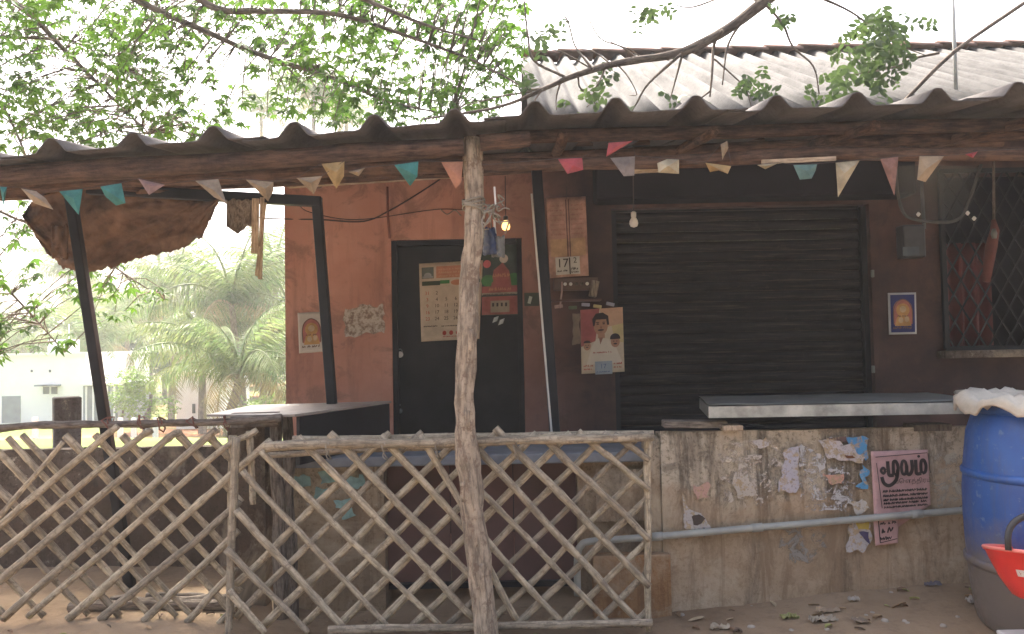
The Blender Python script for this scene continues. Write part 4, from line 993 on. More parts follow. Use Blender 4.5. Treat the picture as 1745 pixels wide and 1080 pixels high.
# ------------------------------------------------------------------ small things hung on the facade
def bulb(px, py, Y, top_py, lit, label):
    t = thing('light_bulb', label, 'bulb', P(px, py, Y)); p = P(px, py, Y)
    if lit:
        k = NT('lit_bulb'); k.out((1, .6, .2), .4); k.b.inputs['Emission Color'].default_value = (1, .52, .14, 1); k.b.inputs['Emission Strength'].default_value = .8; mt = k.m
    else: mt = M['cord']
    MB().lathe([(.004, -.032), (.02, -.026), (.026, -.010), (.024, .006), (.014, .024), (.013, .03)], p, 16).build('glass', mt, t, True)
    MB().lathe([(.015, .03), (.016, .055), (.006, .062)], p, 12).build('holder', M['black'] if lit else M['cord'], t, True)
    MB().tube([p + Vector((0, 0, .06)), P(px - 1, top_py, Y)], .003, 5).build('flex', M['wire'], t)
bulb(1080, 378, 4.6, 285, False, 'unlit white bulb on a flex in front of the shutter')
bulb(862, 384, 4.9, 300, True, 'small glowing amber bulb beside the trunk post')
# twine and oddments tied to the trunk post
tw = thing('twine_knot', 'frayed pale twine knotted round the trunk post', 'twine', P(812, 350, 3.62))
c0 = P(807, 347, 3.70)
for q in range(4): MB().tube([c0 + Vector((.052 * math.cos(a), .052 * math.sin(a), .012 * q - .02 + .008 * math.sin(a * 2 + q))) for a in [2 * math.pi * i / 20 for i in range(21)]], .0045, 6).build('loop', M['twine'], tw, True)
for q in range(9):
    s0 = P(828 + q * 2, 348 + 2 * (q % 3), 3.65); rnd = random.Random(q)
    pts = [s0]
    for k in range(5): pts.append(pts[-1] + Vector((rnd.uniform(-.03, .045), rnd.uniform(-.02, .02), rnd.uniform(-.05, .028))))
    MB().tube(spl(pts, 4), .004, 5, .3).build('loose_end', M['twine'], tw, True)
MB().grid(lambda u, v: P(841 + 3 * u + 2 * v, 318 + 30 * v, 3.64), 2, 5).build('strip', M['cord'], tw, solid=.002)
bg = thing('hanging_bag', 'dark blue polythene bag with oddments hanging behind the trunk post', 'bag', P(840, 400, 3.85))
MB().grid(lambda u, v: P(823 + (20 + 10 * v) * u, 388 + 46 * v + 4 * nz(u * 5, v * 5), 3.84 - .05 * math.sin(u * 3.1) + .02 * nz(u * 8, v * 8)), 12, 14).build('bag', m_plain('navy_plastic', (.03, .045, .10), .35, .3, 12), bg, True, solid=.003)
MB().grid(lambda u, v: P(838 + 22 * u, 402 + 36 * v + 5 * nz(u * 5, v * 5, 3), 3.86 - .05 * math.sin(u * 3.1) + .02 * nz(u * 8, v * 8, 4)), 12, 14).build('bag', m_plain('grey_plastic', (.17, .17, .16), .4, .3, 12), bg, True, solid=.003)
MB().tube([P(834, 355, 3.80), P(836, 375, 3.84), P(838, 392, 3.84)], .003, 5).build('string', M['twine'], bg, True)
MB().tube([P(842, 362, 3.80), P(843, 385, 3.84), P(845, 404, 3.84)], .006, 5, .3).build('string', M['cord'], bg, True)
# rack of small packets under the day calendar
rk = thing('packet_rack', 'dark wall rack with a row of pale studs under the tear-off calendar', 'rack', P(980, 495, YW - .05))
MB().box(P(981, 484, YW - .045), (.30, .06, .085)).build('box', m_plain('rack_brown', (.10, .065, .05), .7), rk, bevel=.006)
for q in range(6):
    p = P(963 + q * 9.4, 484 - q * .2, YW - .078); MB().lathe([(.012, 0), (.012, .006), (.007, .012)], p, 10, RX).build('stud', M['cord'] if q in (0, 1, 4) else M['greywood'], rk, True)
MB().box(P(978, 512, YW - .06), (.36, .11, .012)).build('shelf', M['maroon'], rk)
MB().box(P(1012, 492, YW - .06), (.05, .07, .11), Matrix.Rotation(R(12), 3, 'Y')).build('packet', M['greywood'], rk, bevel=.004)
for q, (px, py, cc) in enumerate(((952, 522, (.45, .30, .25)), (976, 524, (.14, .16, .09)), (998, 519, (.42, .40, .48)), (1018, 522, (.5, .42, .2)), (1040, 518, (.35, .36, .42)))):
    MB().box(P(px, py, YW - .05), (.055, .03, .022), Matrix.Rotation(R(-6 + 5 * q), 3, 'Y')).build('packet', paint('packet_%d' % q, cc, .3), rk, bevel=.003)
MB().tube(spl([P(958, 480, YW - .1), P(957, 500, YW - .1), P(954, 525, YW - .1)], 4), .006, 6, .3).build('strap', paint('packet_strap', (.45, .30, .26), .2), rk, True)
slab(blob([(976, 535), (988, 534), (990, 585), (975, 588)], YW - .006, 77, jag=.006), .003).build('faded_bill', paint('fadedbill', (.24, .17, .12), .4), None, label='faded brown strip of paper beside the portrait calendar', cat='poster')
ml = thing('door_sticker', 'small dark sticker with a pale mark on the pillar by the door', 'sticker', P(906, 520, YW - .01))
MB().box(P(906, 510, YW - .006), (.10, .008, .09)).build('plate', paint('sticker_dark', (.055, .06, .045), .3), ml)
MB().box(P(903, 511, YW - .012), (.022, .004, .05), Matrix.Rotation(R(15), 3, 'Y')).build('mark', paint('sticker_pale', (.42, .42, .34), .2), ml)
# meter box, conduit and wires
mbx = thing('meter_box', 'dark electricity meter box on the pillar right of the shutter', 'meter', P(1552, 440, YW - .06))
MB().box(P(1552, 412, YW - .06), (.15, .11, .22)).build('case', m_plain('meter_case', (.05, .055, .065), .5), mbx, bevel=.01)
MB().box(P(1552, 428, YW - .118), (.11, .006, .06)).build('window', m_plain('meter_glass', (.10, .12, .15), .2), mbx)
MB().tube([P(1575, 390, YW - .02), P(1570, 300, YW - .02)], .012, 8).build('conduit', M['grey'], mbx, True)
MB().tube(spl([P(375, 340, 4.9), P(430, 368, 5.1), P(485, 373, YW - .015), P(545, 374, YW - .015), P(620, 377, YW - .015), P(670, 355, YW - .015), P(720, 325, YW - .015), P(750, 305, YW - .015)], 6), .005, 6).build('wall_wire', M['wire'], None, True, label='dark wire drooping across the upper terracotta wall', cat='wire')
MB().tube(spl([P(505, 345, 4.75), P(530, 362, 5.1), P(610, 374, YW - .02), P(740, 357, YW - .02), P(790, 358, YW - .02)], 6), .003, 5).build('wall_wire', M['wire'], None, True, label='thin wire stretched from the steel post over the door', cat='wire')
MB().tube([P(660, 318, YW - .012), P(661, 370, YW - .012), P(664, 406, YW - .012)], .008, 6).build('wall_conduit', m_plain('painted_conduit', (.22, .085, .06), .8), None, True, label='thin painted conduit running up from the door corner', cat='conduit')
MB().tube(spl([P(750, 356, YW - .02), P(762, 365, YW - .03), P(775, 358, YW - .03), P(786, 368, YW - .03)], 4), .004, 5).build('wall_wire', M['twine'], None, True, label='pale kinked wire end above the door', cat='wire')
# sling under the eave and hung umbrella
sl = thing('hanging_net', 'grey translucent net slung under the eave by the window', 'net', P(1597, 378, 4.3))
rim_ = spl([P(1526, 285, 4.25), P(1531, 335, 4.25), P(1545, 368, 4.25), P(1590, 378, 4.25), P(1632, 374, 4.25), P(1650, 345, 4.25), P(1672, 280, 4.25)], 6)
MB().tube(rim_, .009, 6, .4).build('hem', m_plain('net_hem', (.06, .06, .055), .8), sl, True)
k = NT('net_film'); tr_ = k.n('ShaderNodeBsdfTransparent'); mx = k.n('ShaderNodeMixShader'); mx.inputs[0].default_value = .5; k.out((.10, .105, .10), .6)
k.l(tr_.outputs[0], mx.inputs[1]); k.l(k.b.outputs[0], mx.inputs[2]); k.l(mx.outputs[0], k.t.nodes['Material Output'].inputs['Surface'])
def netf(u, v):
    i = u * (len(rim_) - 1); j = min(int(i), len(rim_) - 2); b = rim_[j].lerp(rim_[j + 1], i - j); t = P(1526 + 146 * u, 282, 4.3); return t.lerp(b, v) + Vector((0, .05 * math.sin(3.1 * v), 0))
MB().grid(netf, 36, 10).build('film', k.m, sl, True)
for px, py in ((1565, 365), (1649, 363), (1660, 372)): MB().lathe([(.004, -.012), (.012, 0), (.004, .012)], P(px, py, 4.24), 8).build('clip', M['cord'], sl, True)
um = thing('hung_umbrella', 'folded red umbrella hanging on a rod before the caged window', 'umbrella', P(1690, 470, 4.9))
MB().tube([P(1693, 268, 4.9), P(1694, 400, 4.9)], .008, 8).build('rod', M['greywood'], um, True)
MB().tube([P(1693, 374, 4.9), P(1696, 392, 4.9), P(1690, 420, 4.9), P(1683, 455, 4.9), P(1680, 480, 4.9)], [.012, .024, .034, .03, .02], 10, .3).build('folded_canopy', m_plain('umbrella_red', (.13, .04, .03), .85), um, True)
MB().lathe([(.012, -.03), (.018, 0), (.01, .03)], P(1694, 398, 4.87), 10).build('ferrule', M['tin'], um, True)

# ================================================================== TREES
def leaf_cluster(m, p, size, droop, n=6, wid=.34, rnd=random):
    az0 = rnd.uniform(0, 6.28); tilt = Euler((rnd.uniform(-.5, .5), rnd.uniform(-.5, .5), az0)).to_matrix()
    for i in range(n):
        a = -1.9 + 3.8 * i / (n - 1) if n > 1 else 0
        L = size * (1 - .35 * abs(a) / 1.9) * rnd.uniform(.8, 1.1); W = L * wid
        d = Vector((math.cos(a), math.sin(a), -droop * rnd.uniform(.5, 1.2))).normalized(); s = Vector((-math.sin(a), math.cos(a), 0))
        pts = [Vector((0, 0, 0)), d * L * .45 + s * W * .5, d * L + Vector((0, 0, -L * .15)), d * L * .45 - s * W * .5]
        mid = d * L * .5 + Vector((0, 0, -W * .15))
        b = len(m.v); m.v += [p + tilt @ q for q in pts] + [p + tilt @ mid]
        m.f += [(b, b + 1, b + 4), (b + 1, b + 2, b + 4), (b + 2, b + 3, b + 4), (b + 3, b, b + 4)]
def inside(poly, x, y):
    c = False; j = len(poly) - 1
    for i in range(len(poly)):
        if (poly[i][1] > y) != (poly[j][1] > y) and x < (poly[j][0] - poly[i][0]) * (y - poly[i][1]) / (poly[j][1] - poly[i][1]) + poly[i][0]: c = not c
        j = i
    return c
# the silk-cotton tree whose crown hangs in over the awning
T1 = thing('tree', 'leafy tree with bright palmate leaves arching over the open end of the awning', 'tree', (-8.2, 7.4, -.05))
MB().tube(spl([(-8.2, 7.4, -.3), (-8.15, 7.4, 1.5), (-8.0, 7.3, 3.2), (-7.7, 7.2, 4.6), (-7.2, 7.1, 6.0), (-6.8, 7.0, 7.5)], 5), [.26 - .007 * i for i in range(26)], 14, .3, 2).build('trunk', M['bark'], T1, True)
br1 = [  # limbs as (x, y in the view, depth), thick end first
  ([(-760, -330, 7.2), (-420, -190, 7.0), (-120, -70, 6.8), (28, 7, 6.7), (110, 85, 6.7), (180, 155, 6.8), (255, 228, 6.9)], .05),
  ([(-700, -420, 7.2), (-250, -260, 6.7), (60, -90, 6.4), (237, 2, 6.3), (330, 44, 6.2), (440, 92, 6.2), (560, 130, 6.2), (660, 172, 6.3), (770, 196, 6.4)], .045),
  ([(-600, -500, 7.0), (-100, -330, 6.2), (200, -120, 6.0), (350, 5, 5.9), (450, 18, 5.9), (575, 24, 5.9), (690, 60, 5.9), (800, 100, 5.9), (860, 130, 5.9)], .04),
  ([(-760, -230, 7.4), (-400, -60, 7.6), (-160, 40, 7.8), (0, 62, 7.8), (120, 70, 7.8), (200, 110, 7.8)], .035),
  ([(-700, -100, 7.4), (-300, 60, 7.4), (-60, 120, 7.3), (0, 175, 7.2), (40, 255, 7.2), (60, 330, 7.2)], .03),
  ([(-700, 20, 7.6), (-300, 230, 8.4), (-60, 420, 9.0), (20, 500, 9.2), (75, 560, 9.2), (110, 600, 9.2)], .025),
  ([(-650, -40, 7.6), (-260, 200, 8.2), (0, 360, 8.6), (120, 400, 8.7), (210, 465, 8.7), (280, 510, 8.7)], .022),
  ([(-300, -420, 6.6), (100, -260, 5.9), (400, -90, 5.7), (600, -10, 5.6), (720, 40, 5.6), (820, 70, 5.6)], .035)]
nodes = []
for i, (pl, r0) in enumerate(br1):
    pts = spl([P(*q) for q in pl], 6); n = len(pts)
    MB().tube(pts, [lerp(r0, .006, k / (n - 1)) for k in range(n)], 7, .2, i).build('limb', M['bark'], T1, True)
    nodes += pts[4:]
rnd = random.Random(3)
regionA = [(-80, -60), (860, -60), (905, 20), (890, 120), (850, 195), (600, 215), (470, 195), (330, 250), (-80, 262)]
regionB = [(-60, 330), (60, 340), (110, 400), (170, 420), (290, 490), (280, 545), (215, 550), (130, 575), (60, 620), (-60, 640)]
crown, twigs = MB(), MB()
def near(p): return min(nodes, key=lambda q: (q - p).length_squared)
cnt = 0
while cnt < 3700:
    px, py = rnd.uniform(-80, 905), rnd.uniform(-60, 262)
    if not inside(regionA, px, py): continue
    dn = .50 + .55 * nz(px * .009, py * .012, 3) + .35 * nz(px * .025, py * .03, 7) + (.14 if px > 480 else 0) - (.22 if 330 < px < 480 and 90 < py < 215 else 0)
    if rnd.random() > dn: continue
    Y = rnd.uniform(5.7, 8.6); p = P(px, py, Y)
    q = near(p)
    leaf_cluster(crown, p, rnd.uniform(.07, .118), .55, rnd.choice((5, 6, 7)), .36, rnd); cnt += 1
    if rnd.random() < .22 and (p - q).length < 1.3:
        md = q.lerp(p, .5) + Vector((0, 0, .06)); twigs.tube([q, md, p], [.007, .005, .003], 4)
cnt = 0
while cnt < 105:
    px, py = rnd.uniform(-60, 290), rnd.uniform(330, 640)
    if not inside(regionB, px, py) or rnd.random() > .55 + .8 * nz(px * .02, py * .025, 5): continue
    p = P(px, py, rnd.uniform(8.2, 9.6)); q = near(p)
    for k in range(2): leaf_cluster(crown, p + Vector((rnd.uniform(-.08, .08), rnd.uniform(-.1, .1), rnd.uniform(-.05, .05))), rnd.uniform(.11, .17), .5, 6, .36, rnd)
    cnt += 1
    if (p - q).length < 1.2: twigs.tube([q, q.lerp(p, .5) + Vector((0, 0, .05)), p], [.008, .006, .004], 4)
for k in range(900):       # the part of the crown outside the picture
    a, e = rnd.uniform(0, 6.28), rnd.uniform(-.3, 1.4); r_ = rnd.uniform(1.0, 3.4); p = Vector((-7.3, 7.1, 6.6)) + Vector((r_ * math.cos(a) * math.cos(e), r_ * math.sin(a) * math.cos(e), r_ * .8 * math.sin(e)))
    leaf_cluster(crown, p, .16, .5, 5, .36, rnd)
crown.build('crown', M['leafA'], T1, kind='stuff'); twigs.build('twigs', M['bark'], T1, True, kind='stuff')

# the half bare tree reaching over from the right
T2 = thing('tree', 'half bare tree stretching a grey branch over the awning before the pale roof', 'tree', (5.6, 3.2, 0))
MB().tube(spl([(5.6, 3.2, -.2), (5.55, 3.3, 1.6), (5.4, 3.5, 3.0), (5.0, 3.8, 4.4), (4.5, 4.2, 5.6)], 5), [.19 - .005 * i for i in range(21)], 12, .3, 8).build('trunk', M['bark'], T2, True)
D2 = 5.0
mainb = [(5.30, 3.6, 3.4), (4.2, 4.3, 4.9), (3.0, 4.8, 4.6)]
mp_ = [Vector(q) for q in mainb] + [P(a, b, D2) for a, b in ((1420, -90), (1300, 5), (1225, 58), (1150, 92), (1060, 106), (980, 128), (930, 150), (850, 182), (720, 203))]
pts = spl(mp_, 5); n = len(pts)
MB().tube(pts, [lerp(.062, .006, (k / (n - 1)) ** .8) for k in range(n)], 10, .25, 4).build('limb', M['bark'], T2, True)
tws = [([(962, 131), (910, 103), (900, 62), (893, 0), (890, -40)], .010), ([(1010, 118), (1000, 105), (979, 76), (965, 31), (931, 3)], .009), ([(1086, 100), (1058, 79), (1020, 62), (989, 0)], .008),
  ([(930, 150), (897, 151), (855, 127), (830, 118)], .009), ([(907, 155), (848, 165), (800, 178)], .008), ([(1030, 112), (1027, 127), (1010, 162), (1017, 182)], .008), ([(985, 130), (989, 150), (1012, 165), (1000, 182)], .007),
  ([(955, 140), (948, 165), (948, 187)], .007), ([(925, 152), (915, 165), (908, 176)], .006), ([(1161, 92), (1106, 141), (1085, 175), (1072, 196)], .010), ([(1163, 92), (1150, 140), (1141, 172)], .008),
  ([(1231, 52), (1217, 76), (1213, 130), (1210, 165)], .013), ([(1272, 25), (1241, 76), (1231, 144)], .011), ([(1303, 5), (1334, 41), (1351, 79), (1386, 113), (1396, 160)], .011),
  ([(1217, 100), (1245, 125), (1270, 150), (1280, 180)], .007), ([(1210, 155), (1190, 170), (1175, 178)], .006), ([(1050, 108), (1070, 130), (1085, 160), (1072, 162)], .005), ([(1005, 115), (960, 90), (925, 80)], .006), ([(1040, 108), (1012, 88), (985, 82)], .006),
  ([(1300, 5), (1250, -10), (1180, 12), (1140, 5)], .009), ([(1330, -20), (1380, -10), (1450, 20), (1500, 60)], .012), ([(1500, 60), (1540, 80), (1580, 95)], .007), ([(1600, 90), (1555, 100), (1520, 115), (1440, 130)], .009), ([(1100, 104), (1075, 85), (1040, 70), (1010, 40)], .006)]
leafpts = []
for i, (pl, r0) in enumerate(tws):
    pts = spl([P(a, b, D2 + .12 * nz(i * 1.7, k)) for k, (a, b) in enumerate(pl)], 5); n = len(pts)
    MB().tube(pts, [lerp(r0, r0 * .4, k / (n - 1)) for k in range(n)], 6, .25, i).build('twig', M['bark'], T2, True)
def sprig(m, p, L, n, rnd, size):        # a pinnate leaf
    d = Vector((rnd.uniform(-.6, .6), rnd.uniform(-.5, .5), rnd.uniform(-1, -.1))).normalized(); s = d.cross(Vector((0, 1, .2))).normalized()
    for i in range(n):
        t = (i // 2 + 1) / (n / 2); base = p + d * L * t; sg = 1 if i % 2 else -1
        e = (s * sg + d * .5 + Vector((0, rnd.uniform(-.5, .5), rnd.uniform(-.5, .1)))).normalized(); w_ = e.cross(d).cross(e).normalized() if e.cross(d).length > .01 else s
        w_ = (w_ + Vector((0, rnd.uniform(-.6, .6), 0))).normalized(); l_ = size * rnd.uniform(.8, 1.2); b = len(m.v)
        m.v += [base, base + e * l_ * .35 + w_ * l_ * .24, base + e * l_ * .75 + w_ * l_ * .18, base + e * l_, base + e * l_ * .75 - w_ * l_ * .18, base + e * l_ * .35 - w_ * l_ * .24]
        m.f += [(b, b + 1, b + 2, b + 3), (b, b + 3, b + 4, b + 5)]
cr2 = MB(); rnd = random.Random(5)
for (cx, cy, sx, sy, n) in ((1490, 55, 42, 48, 62), (1470, 110, 50, 38, 40), (1540, 60, 18, 40, 8), (1420, 150, 38, 22, 14), (1280, 140, 30, 20, 9), (1300, 120, 40, 16, 5), (1165, 165, 30, 14, 5), (1120, 8, 40, 14, 9), (1335, 20, 14, 14, 5), (940, 35, 25, 22, 4), (918, 62, 18, 16, 4), (1010, 155, 40, 16, 6), (1045, 118, 20, 14, 4), (895, 130, 14, 12, 4), (1020, 185, 50, 8, 8), (1590, 25, 20, 8, 2)):
    for k in range(n):
        px, py = rnd.gauss(cx, sx * .55), rnd.gauss(cy, sy * .55)
        sprig(cr2, P(px, py, D2 + rnd.uniform(-.35, .35)), rnd.uniform(.05, .13), rnd.choice((4, 6, 6, 8)), rnd, rnd.uniform(.04, .062))
for k in range(260):       # crown out of the picture
    p = Vector((4.6, 4.2, 6.0)) + Vector((rnd.gauss(0, 1.1), rnd.gauss(0, 1.0), abs(rnd.gauss(.4, .9)))); sprig(cr2, p, .14, 8, rnd, .06)
cr2.build('crown', M['leafB'], T2, kind='stuff')
MB().tube(spl([P(1800, -35, 5.3), P(1745, 5, 5.3), P(1626, 88, 5.3), P(1545, 168, 5.3), P(1515, 200, 5.3)], 4), .013, 8, .2).build('stick', M['bark'], None, True, label='straight thin stick leaning up from the awning past the pipe mast', cat='stick')
MB().tube([P(1630, 185, 5.45), P(1627, 90, 5.45), P(1621, -60, 5.45)], .013, 10).build('pipe_mast', M['pvc'], None, True, label='thin upright grey pipe mast above the awning', cat='mast')

# palms
def frond_mesh(L, seed, mat, droop):
    rnd = random.Random(seed); m = MB(); N = 26; pts = []
    for i in range(N + 1):
        t = i / N; ang = .9 - droop * t ** 1.3
        p = Vector((0, 0, 0)) if not pts else pts[-1] + Vector((math.cos(ang), 0, math.sin(ang))) * (L / N)
        pts.append(p)
    m.tube(pts, [lerp(.05, .008, i / N) for i in range(N + 1)], 5)
    for i in range(3, N + 1):
        for sub in range(2):
            t = (i + sub / 2) / (N + 1); p = pts[i - 1].lerp(pts[i], sub / 2) 
            l_ = L * .23 * math.sin(math.pi * min(1, .15 + .85 * t)) ** .6 * rnd.uniform(.8, 1.1) + .08
            d = (pts[i] - pts[i - 1]).normalized()
            for sg in (1, -1):
                e = (Vector((0, sg, 0)) * rnd.uniform(.5, .8) + d * .5 + Vector((0, 0, -rnd.uniform(.35, .95)))).normalized(); w_ = d * .022
                b = len(m.v); tip = p + e * l_ + Vector((0, 0, -l_ * .25)); q = p + e * l_ * .5
                m.v += [p - w_ * .6, p + w_ * .6, q + w_, q - w_, tip]; m.f += [(b, b + 1, b + 2, b + 3), (b + 3, b + 2, b + 4)]
    me = bpy.data.meshes.new('frond'); me.from_pydata(m.v, [], m.f); me.materials.append(mat); return me
FR = [frond_mesh(1.0 * 3.6, i, M['palm'], d) for i, d in enumerate((1.5, 1.9, 2.3, 1.2))] ; FRD = [frond_mesh(3.6, 9, M['palmdry'], 2.6)]
def palm(px, py, Y, label, nf=20, sc=1.0, seed=0):
    c = P(px, py, Y); g = gz(c.x, Y); t = thing('coconut_palm', label, 'palm', (c.x, Y, g), 'coconut palms beyond the field')
    rnd = random.Random(seed); lx = rnd.uniform(-.5, .5)
    MB().tube(spl([(c.x + lx, Y, g - .3), (c.x + lx * .8, Y, lerp(g, c.z, .35)), (c.x + lx * .3, Y, lerp(g, c.z, .7)), c], 5), [.19 - .005 * i for i in range(16)], 8, .1).build('trunk', M['palmbark'], t, True)
    for i in range(nf):
        dry = i < 4
        o = bpy.data.objects.new('frond', FRD[0] if dry else rnd.choice(FR)); COL.objects.link(o); o.parent = t; o.location = c - ORG[t.name]
        el = lerp(-.7, .75, (i / nf)) + rnd.uniform(-.12, .12); o.rotation_euler = (rnd.uniform(-.2, .2), -el, i * 2.4 + rnd.uniform(-.3, .3)); s_ = sc * rnd.uniform(.85, 1.1); o.scale = (s_, s_, s_)
palm(408, 640, 24, 'short coconut palm with drooping dry fronds beside the terracotta corner', 22, .95, 1)
palm(395, 520, 31, 'taller palm rising right behind the short dry-fronded palm', 22, 1.15, 2)
palm(300, 510, 40, 'pale coconut palm behind the lime green bush', 20, 1.2, 3)
palm(470, 470, 38, 'faint coconut palm half hidden by the terracotta corner', 20, 1.2, 4)
palm(55, 585, 46, 'spreading palm standing over the white house', 20, 1.2, 5)
palm(215, 545, 52, 'distant palm left of the lime green bush', 20, 1.3, 6)
palm(535, 165, 46, 'very tall hazy palm showing above the awning', 20, 1.1, 7)
palm(590, 205, 52, 'hazy palm crown beside the very tall palm', 18, 1.1, 8)
palm(445, 190, 56, 'far hazy palm crown left of the very tall palm', 18, 1.1, 10)
palm(345, 590, 33, 'mid-sized palm between the lime bush and the short palm', 20, 1.05, 12)
palm(455, 560, 34, 'palm with arching fronds against the terracotta corner', 20, 1.1, 13)
palm(160, 590, 44, 'palm behind the porch of the white house', 20, 1.15, 14)
palm(270, 420, 62, 'far tall palm over the field behind the sagging tarp', 18, 1.2, 15)
palm(118, 470, 60, 'far palm on a thin trunk behind the white house', 18, 1.2, 9)

def bush_mesh(m, c, rx, ry, rz_, n, size, rnd, lobes=7):
    cs = [(Vector((rnd.uniform(-.6, .6) * rx, rnd.uniform(-.6, .6) * ry, rnd.uniform(-.5, .6) * rz_)), rnd.uniform(.35, .6)) for _ in range(lobes)]
    for k in range(n):
        o, s_ = rnd.choice(cs); d = Vector((rnd.gauss(0, 1), rnd.gauss(0, 1), rnd.gauss(0, 1))).normalized() * rnd.uniform(.6, 1.05)
        p = c + o + Vector((d.x * rx * s_, d.y * ry * s_, d.z * rz_ * s_)); leaf_cluster(m, p, size * rnd.uniform(.7, 1.3), .4, 4, .5, rnd)
def broad(px, py, Y, rx, rz_, label, mat, n=900, size=.32, seed=1, name='tree', cat='tree', grp='trees beyond the field'):
    c = P(px, py, Y); g = gz(c.x, Y); t = thing(name, label, cat, (c.x, Y, g), grp); rnd = random.Random(seed)
    top = c.z
    MB().tube(wob((c.x, Y, g - .2), (c.x + .2, Y, max(g + .3, top)), 8, .15, seed), [lerp(.22, .06, i / 8) * min(1, rx / 2) for i in range(9)], 8, .2).build('trunk', M['bark'], t, True)
    m = MB(); bush_mesh(m, c, rx, rx * .9, rz_, n, size, rnd, 9); m.build('crown', mat, t, kind='stuff')
broad(248, 672, 33, 1.55, 1.1, 'lime green bush in front of the white shed', M['leafD'], 900, .17, 21, 'bush', 'bush', 'bushes beyond the field')
broad(205, 690, 34, .8, .7, 'small lime bush beside the white house porch', M['leafD'], 300, .15, 22, 'bush', 'bush', 'bushes beyond the field')
broad(445, 690, 27, .9, .6, 'low green bush under the short palm', M['leafD'], 300, .13, 23, 'bush', 'bush', 'bushes beyond the field')
for i, (px, py, Y, rx, rz_, lb_) in enumerate(((150, 600, 60, 4.5, 3.6, 'dark broad tree behind the white house'), (255, 585, 62, 4.2, 3.5, 'dark broad tree behind the lime bush'), (350, 600, 58, 4.0, 3.6, 'dark broad tree behind the short palm'),
    (450, 600, 60, 4.0, 4.0, 'dark broad tree next to the terracotta corner'), (30, 620, 64, 4.5, 3.0, 'dark broad tree behind the roof tank'), (-90, 600, 64, 5, 4, 'dark broad tree past the white house'), (310, 500, 75, 4.5, 4.0, 'tall far tree rising behind the pale palm'), (420, 520, 78, 5, 5, 'tall far tree rising behind the two palms'), (540, 560, 70, 5, 5, 'far tree hidden behind the stall corner'))):
    broad(px, py, Y, rx, rz_, lb_, M['leafC'], 1300, .55, 40 + i)

for i in range(7):  # unseen tree row added behind the camera to block low sky light
    x, y = -21 + 7 * i + random.uniform(-1, 1), -12.5 + random.uniform(-1, 1); g = gz(x, y); t = thing('tree', 'dense unseen tree added behind the camera to block low sky', 'tree', (x, y, g), 'unseen trees added to block low sky'); q_ = random.Random(80 + i)
    MB().tube(wob((x, y, g - .2), (x + .3, y, 4.5), 8, .2, i), [lerp(.3, .12, k / 8) for k in range(9)], 9, .2).build('trunk', M['bark'], t, True)
    m = MB(); bush_mesh(m, Vector((x, y, 5.2)), 4.6, 4.0, 4.2, 1300, .6, q_, 11); m.build('crown', M['leafC'], t, kind='stuff')

# ------------------------------------------------------------------ white houses
def house(name, label, x0p, x1p, yt, yb, Y, depth):
    a, b = P(x0p, yt, Y), P(x1p, yt, Y); g = P((x0p + x1p) / 2, yb, Y).z - .6
    t = thing(name, label, 'house', ((a.x + b.x) / 2, Y, g)); h = a.z - g
    MB().box(((a.x + b.x) / 2, Y + depth / 2, g + h / 2), (b.x - a.x, depth, h)).build('wall', M['white'], t)
    MB().box(((a.x + b.x) / 2, Y + depth / 2, a.z + .06), (b.x - a.x + .3, depth + .3, .12)).build('roof', M['white'], t); return t, a.z
h1, zt1 = house('white_house', 'white flat roofed house with a roof tank beyond the field', -190, 146, 610, 722, 40, 7)
def win(t, px0, py0, px1, py1, Y, mat='pane', name='window', hood=True):
    a, b = P(px0, py0, Y), P(px1, py1, Y); w_ = MB().box(((a.x + b.x) / 2, Y - .01, (a.z + b.z) / 2), (b.x - a.x, .06, a.z - b.z)).build(name, M[mat], t)
    if hood: MB().box(((a.x + b.x) / 2, Y - .25, a.z + .08), (b.x - a.x + .35, .5, .07)).build('hood', M['porch'], w_)
    return w_
win(h1, 74, 659, 84, 671, 40); win(h1, 88, 659, 98, 671, 40); win(h1, 4, 675, 35, 720, 40, 'porch', 'garage_door', False); win(h1, 53, 630, 56, 634, 40, hood=False); win(h1, 84, 630, 87, 634, 40, hood=False)
h1b = P(168, 660, 39.5); 
MB().box((h1b.x, 41.5, h1b.z - 1.0), (1.75, 3.6, 2.2)).build('porch', M['porch'], h1); MB().box((h1b.x, 41.5, h1b.z + .16), (2.0, 4.0, .12)).build('porch_roof', M['white'], h1)
for k in range(5): MB().box((h1b.x - .7 + .35 * k, 39.66, h1b.z - .9), (.07, .06, 1.9)).build('porch_bar', M['white'], h1)
tk = thing('water_tank', 'white water tank on the roof of the white house', 'tank', (P(100, 606, 41).x, 41.5, zt1 + .12)); 
MB().box((P(100, 606, 41).x, 41.5, zt1 + .46), (1.1, 1.1, .66)).build('body', M['white'], tk, bevel=.05); MB().tube([(P(112, 606, 41).x, 41.3, zt1 + .7), (P(112, 606, 41).x, 41.3, zt1 + 1.6)], .03, 6).build('vent', M['white'], tk)
h2, _z = house('white_shed', 'plain white shed beside the short palm', 300, 375, 637, 712, 36, 4)
win(h2, 328, 688, 333, 704, 36, 'pane', 'door', False)
for i, (px, py) in enumerate(((265, 704), (228, 706), (205, 704), (395, 706), (60, 722))):
    p = P(px, py, 30); g = gz(p.x, 30)
    MB().box((p.x, 30, g + .38), (.16, .16, .8), None, .9).build('marker_post', M['white'], None, label='short white marker post in the field', cat='post', group='marker posts in the field')

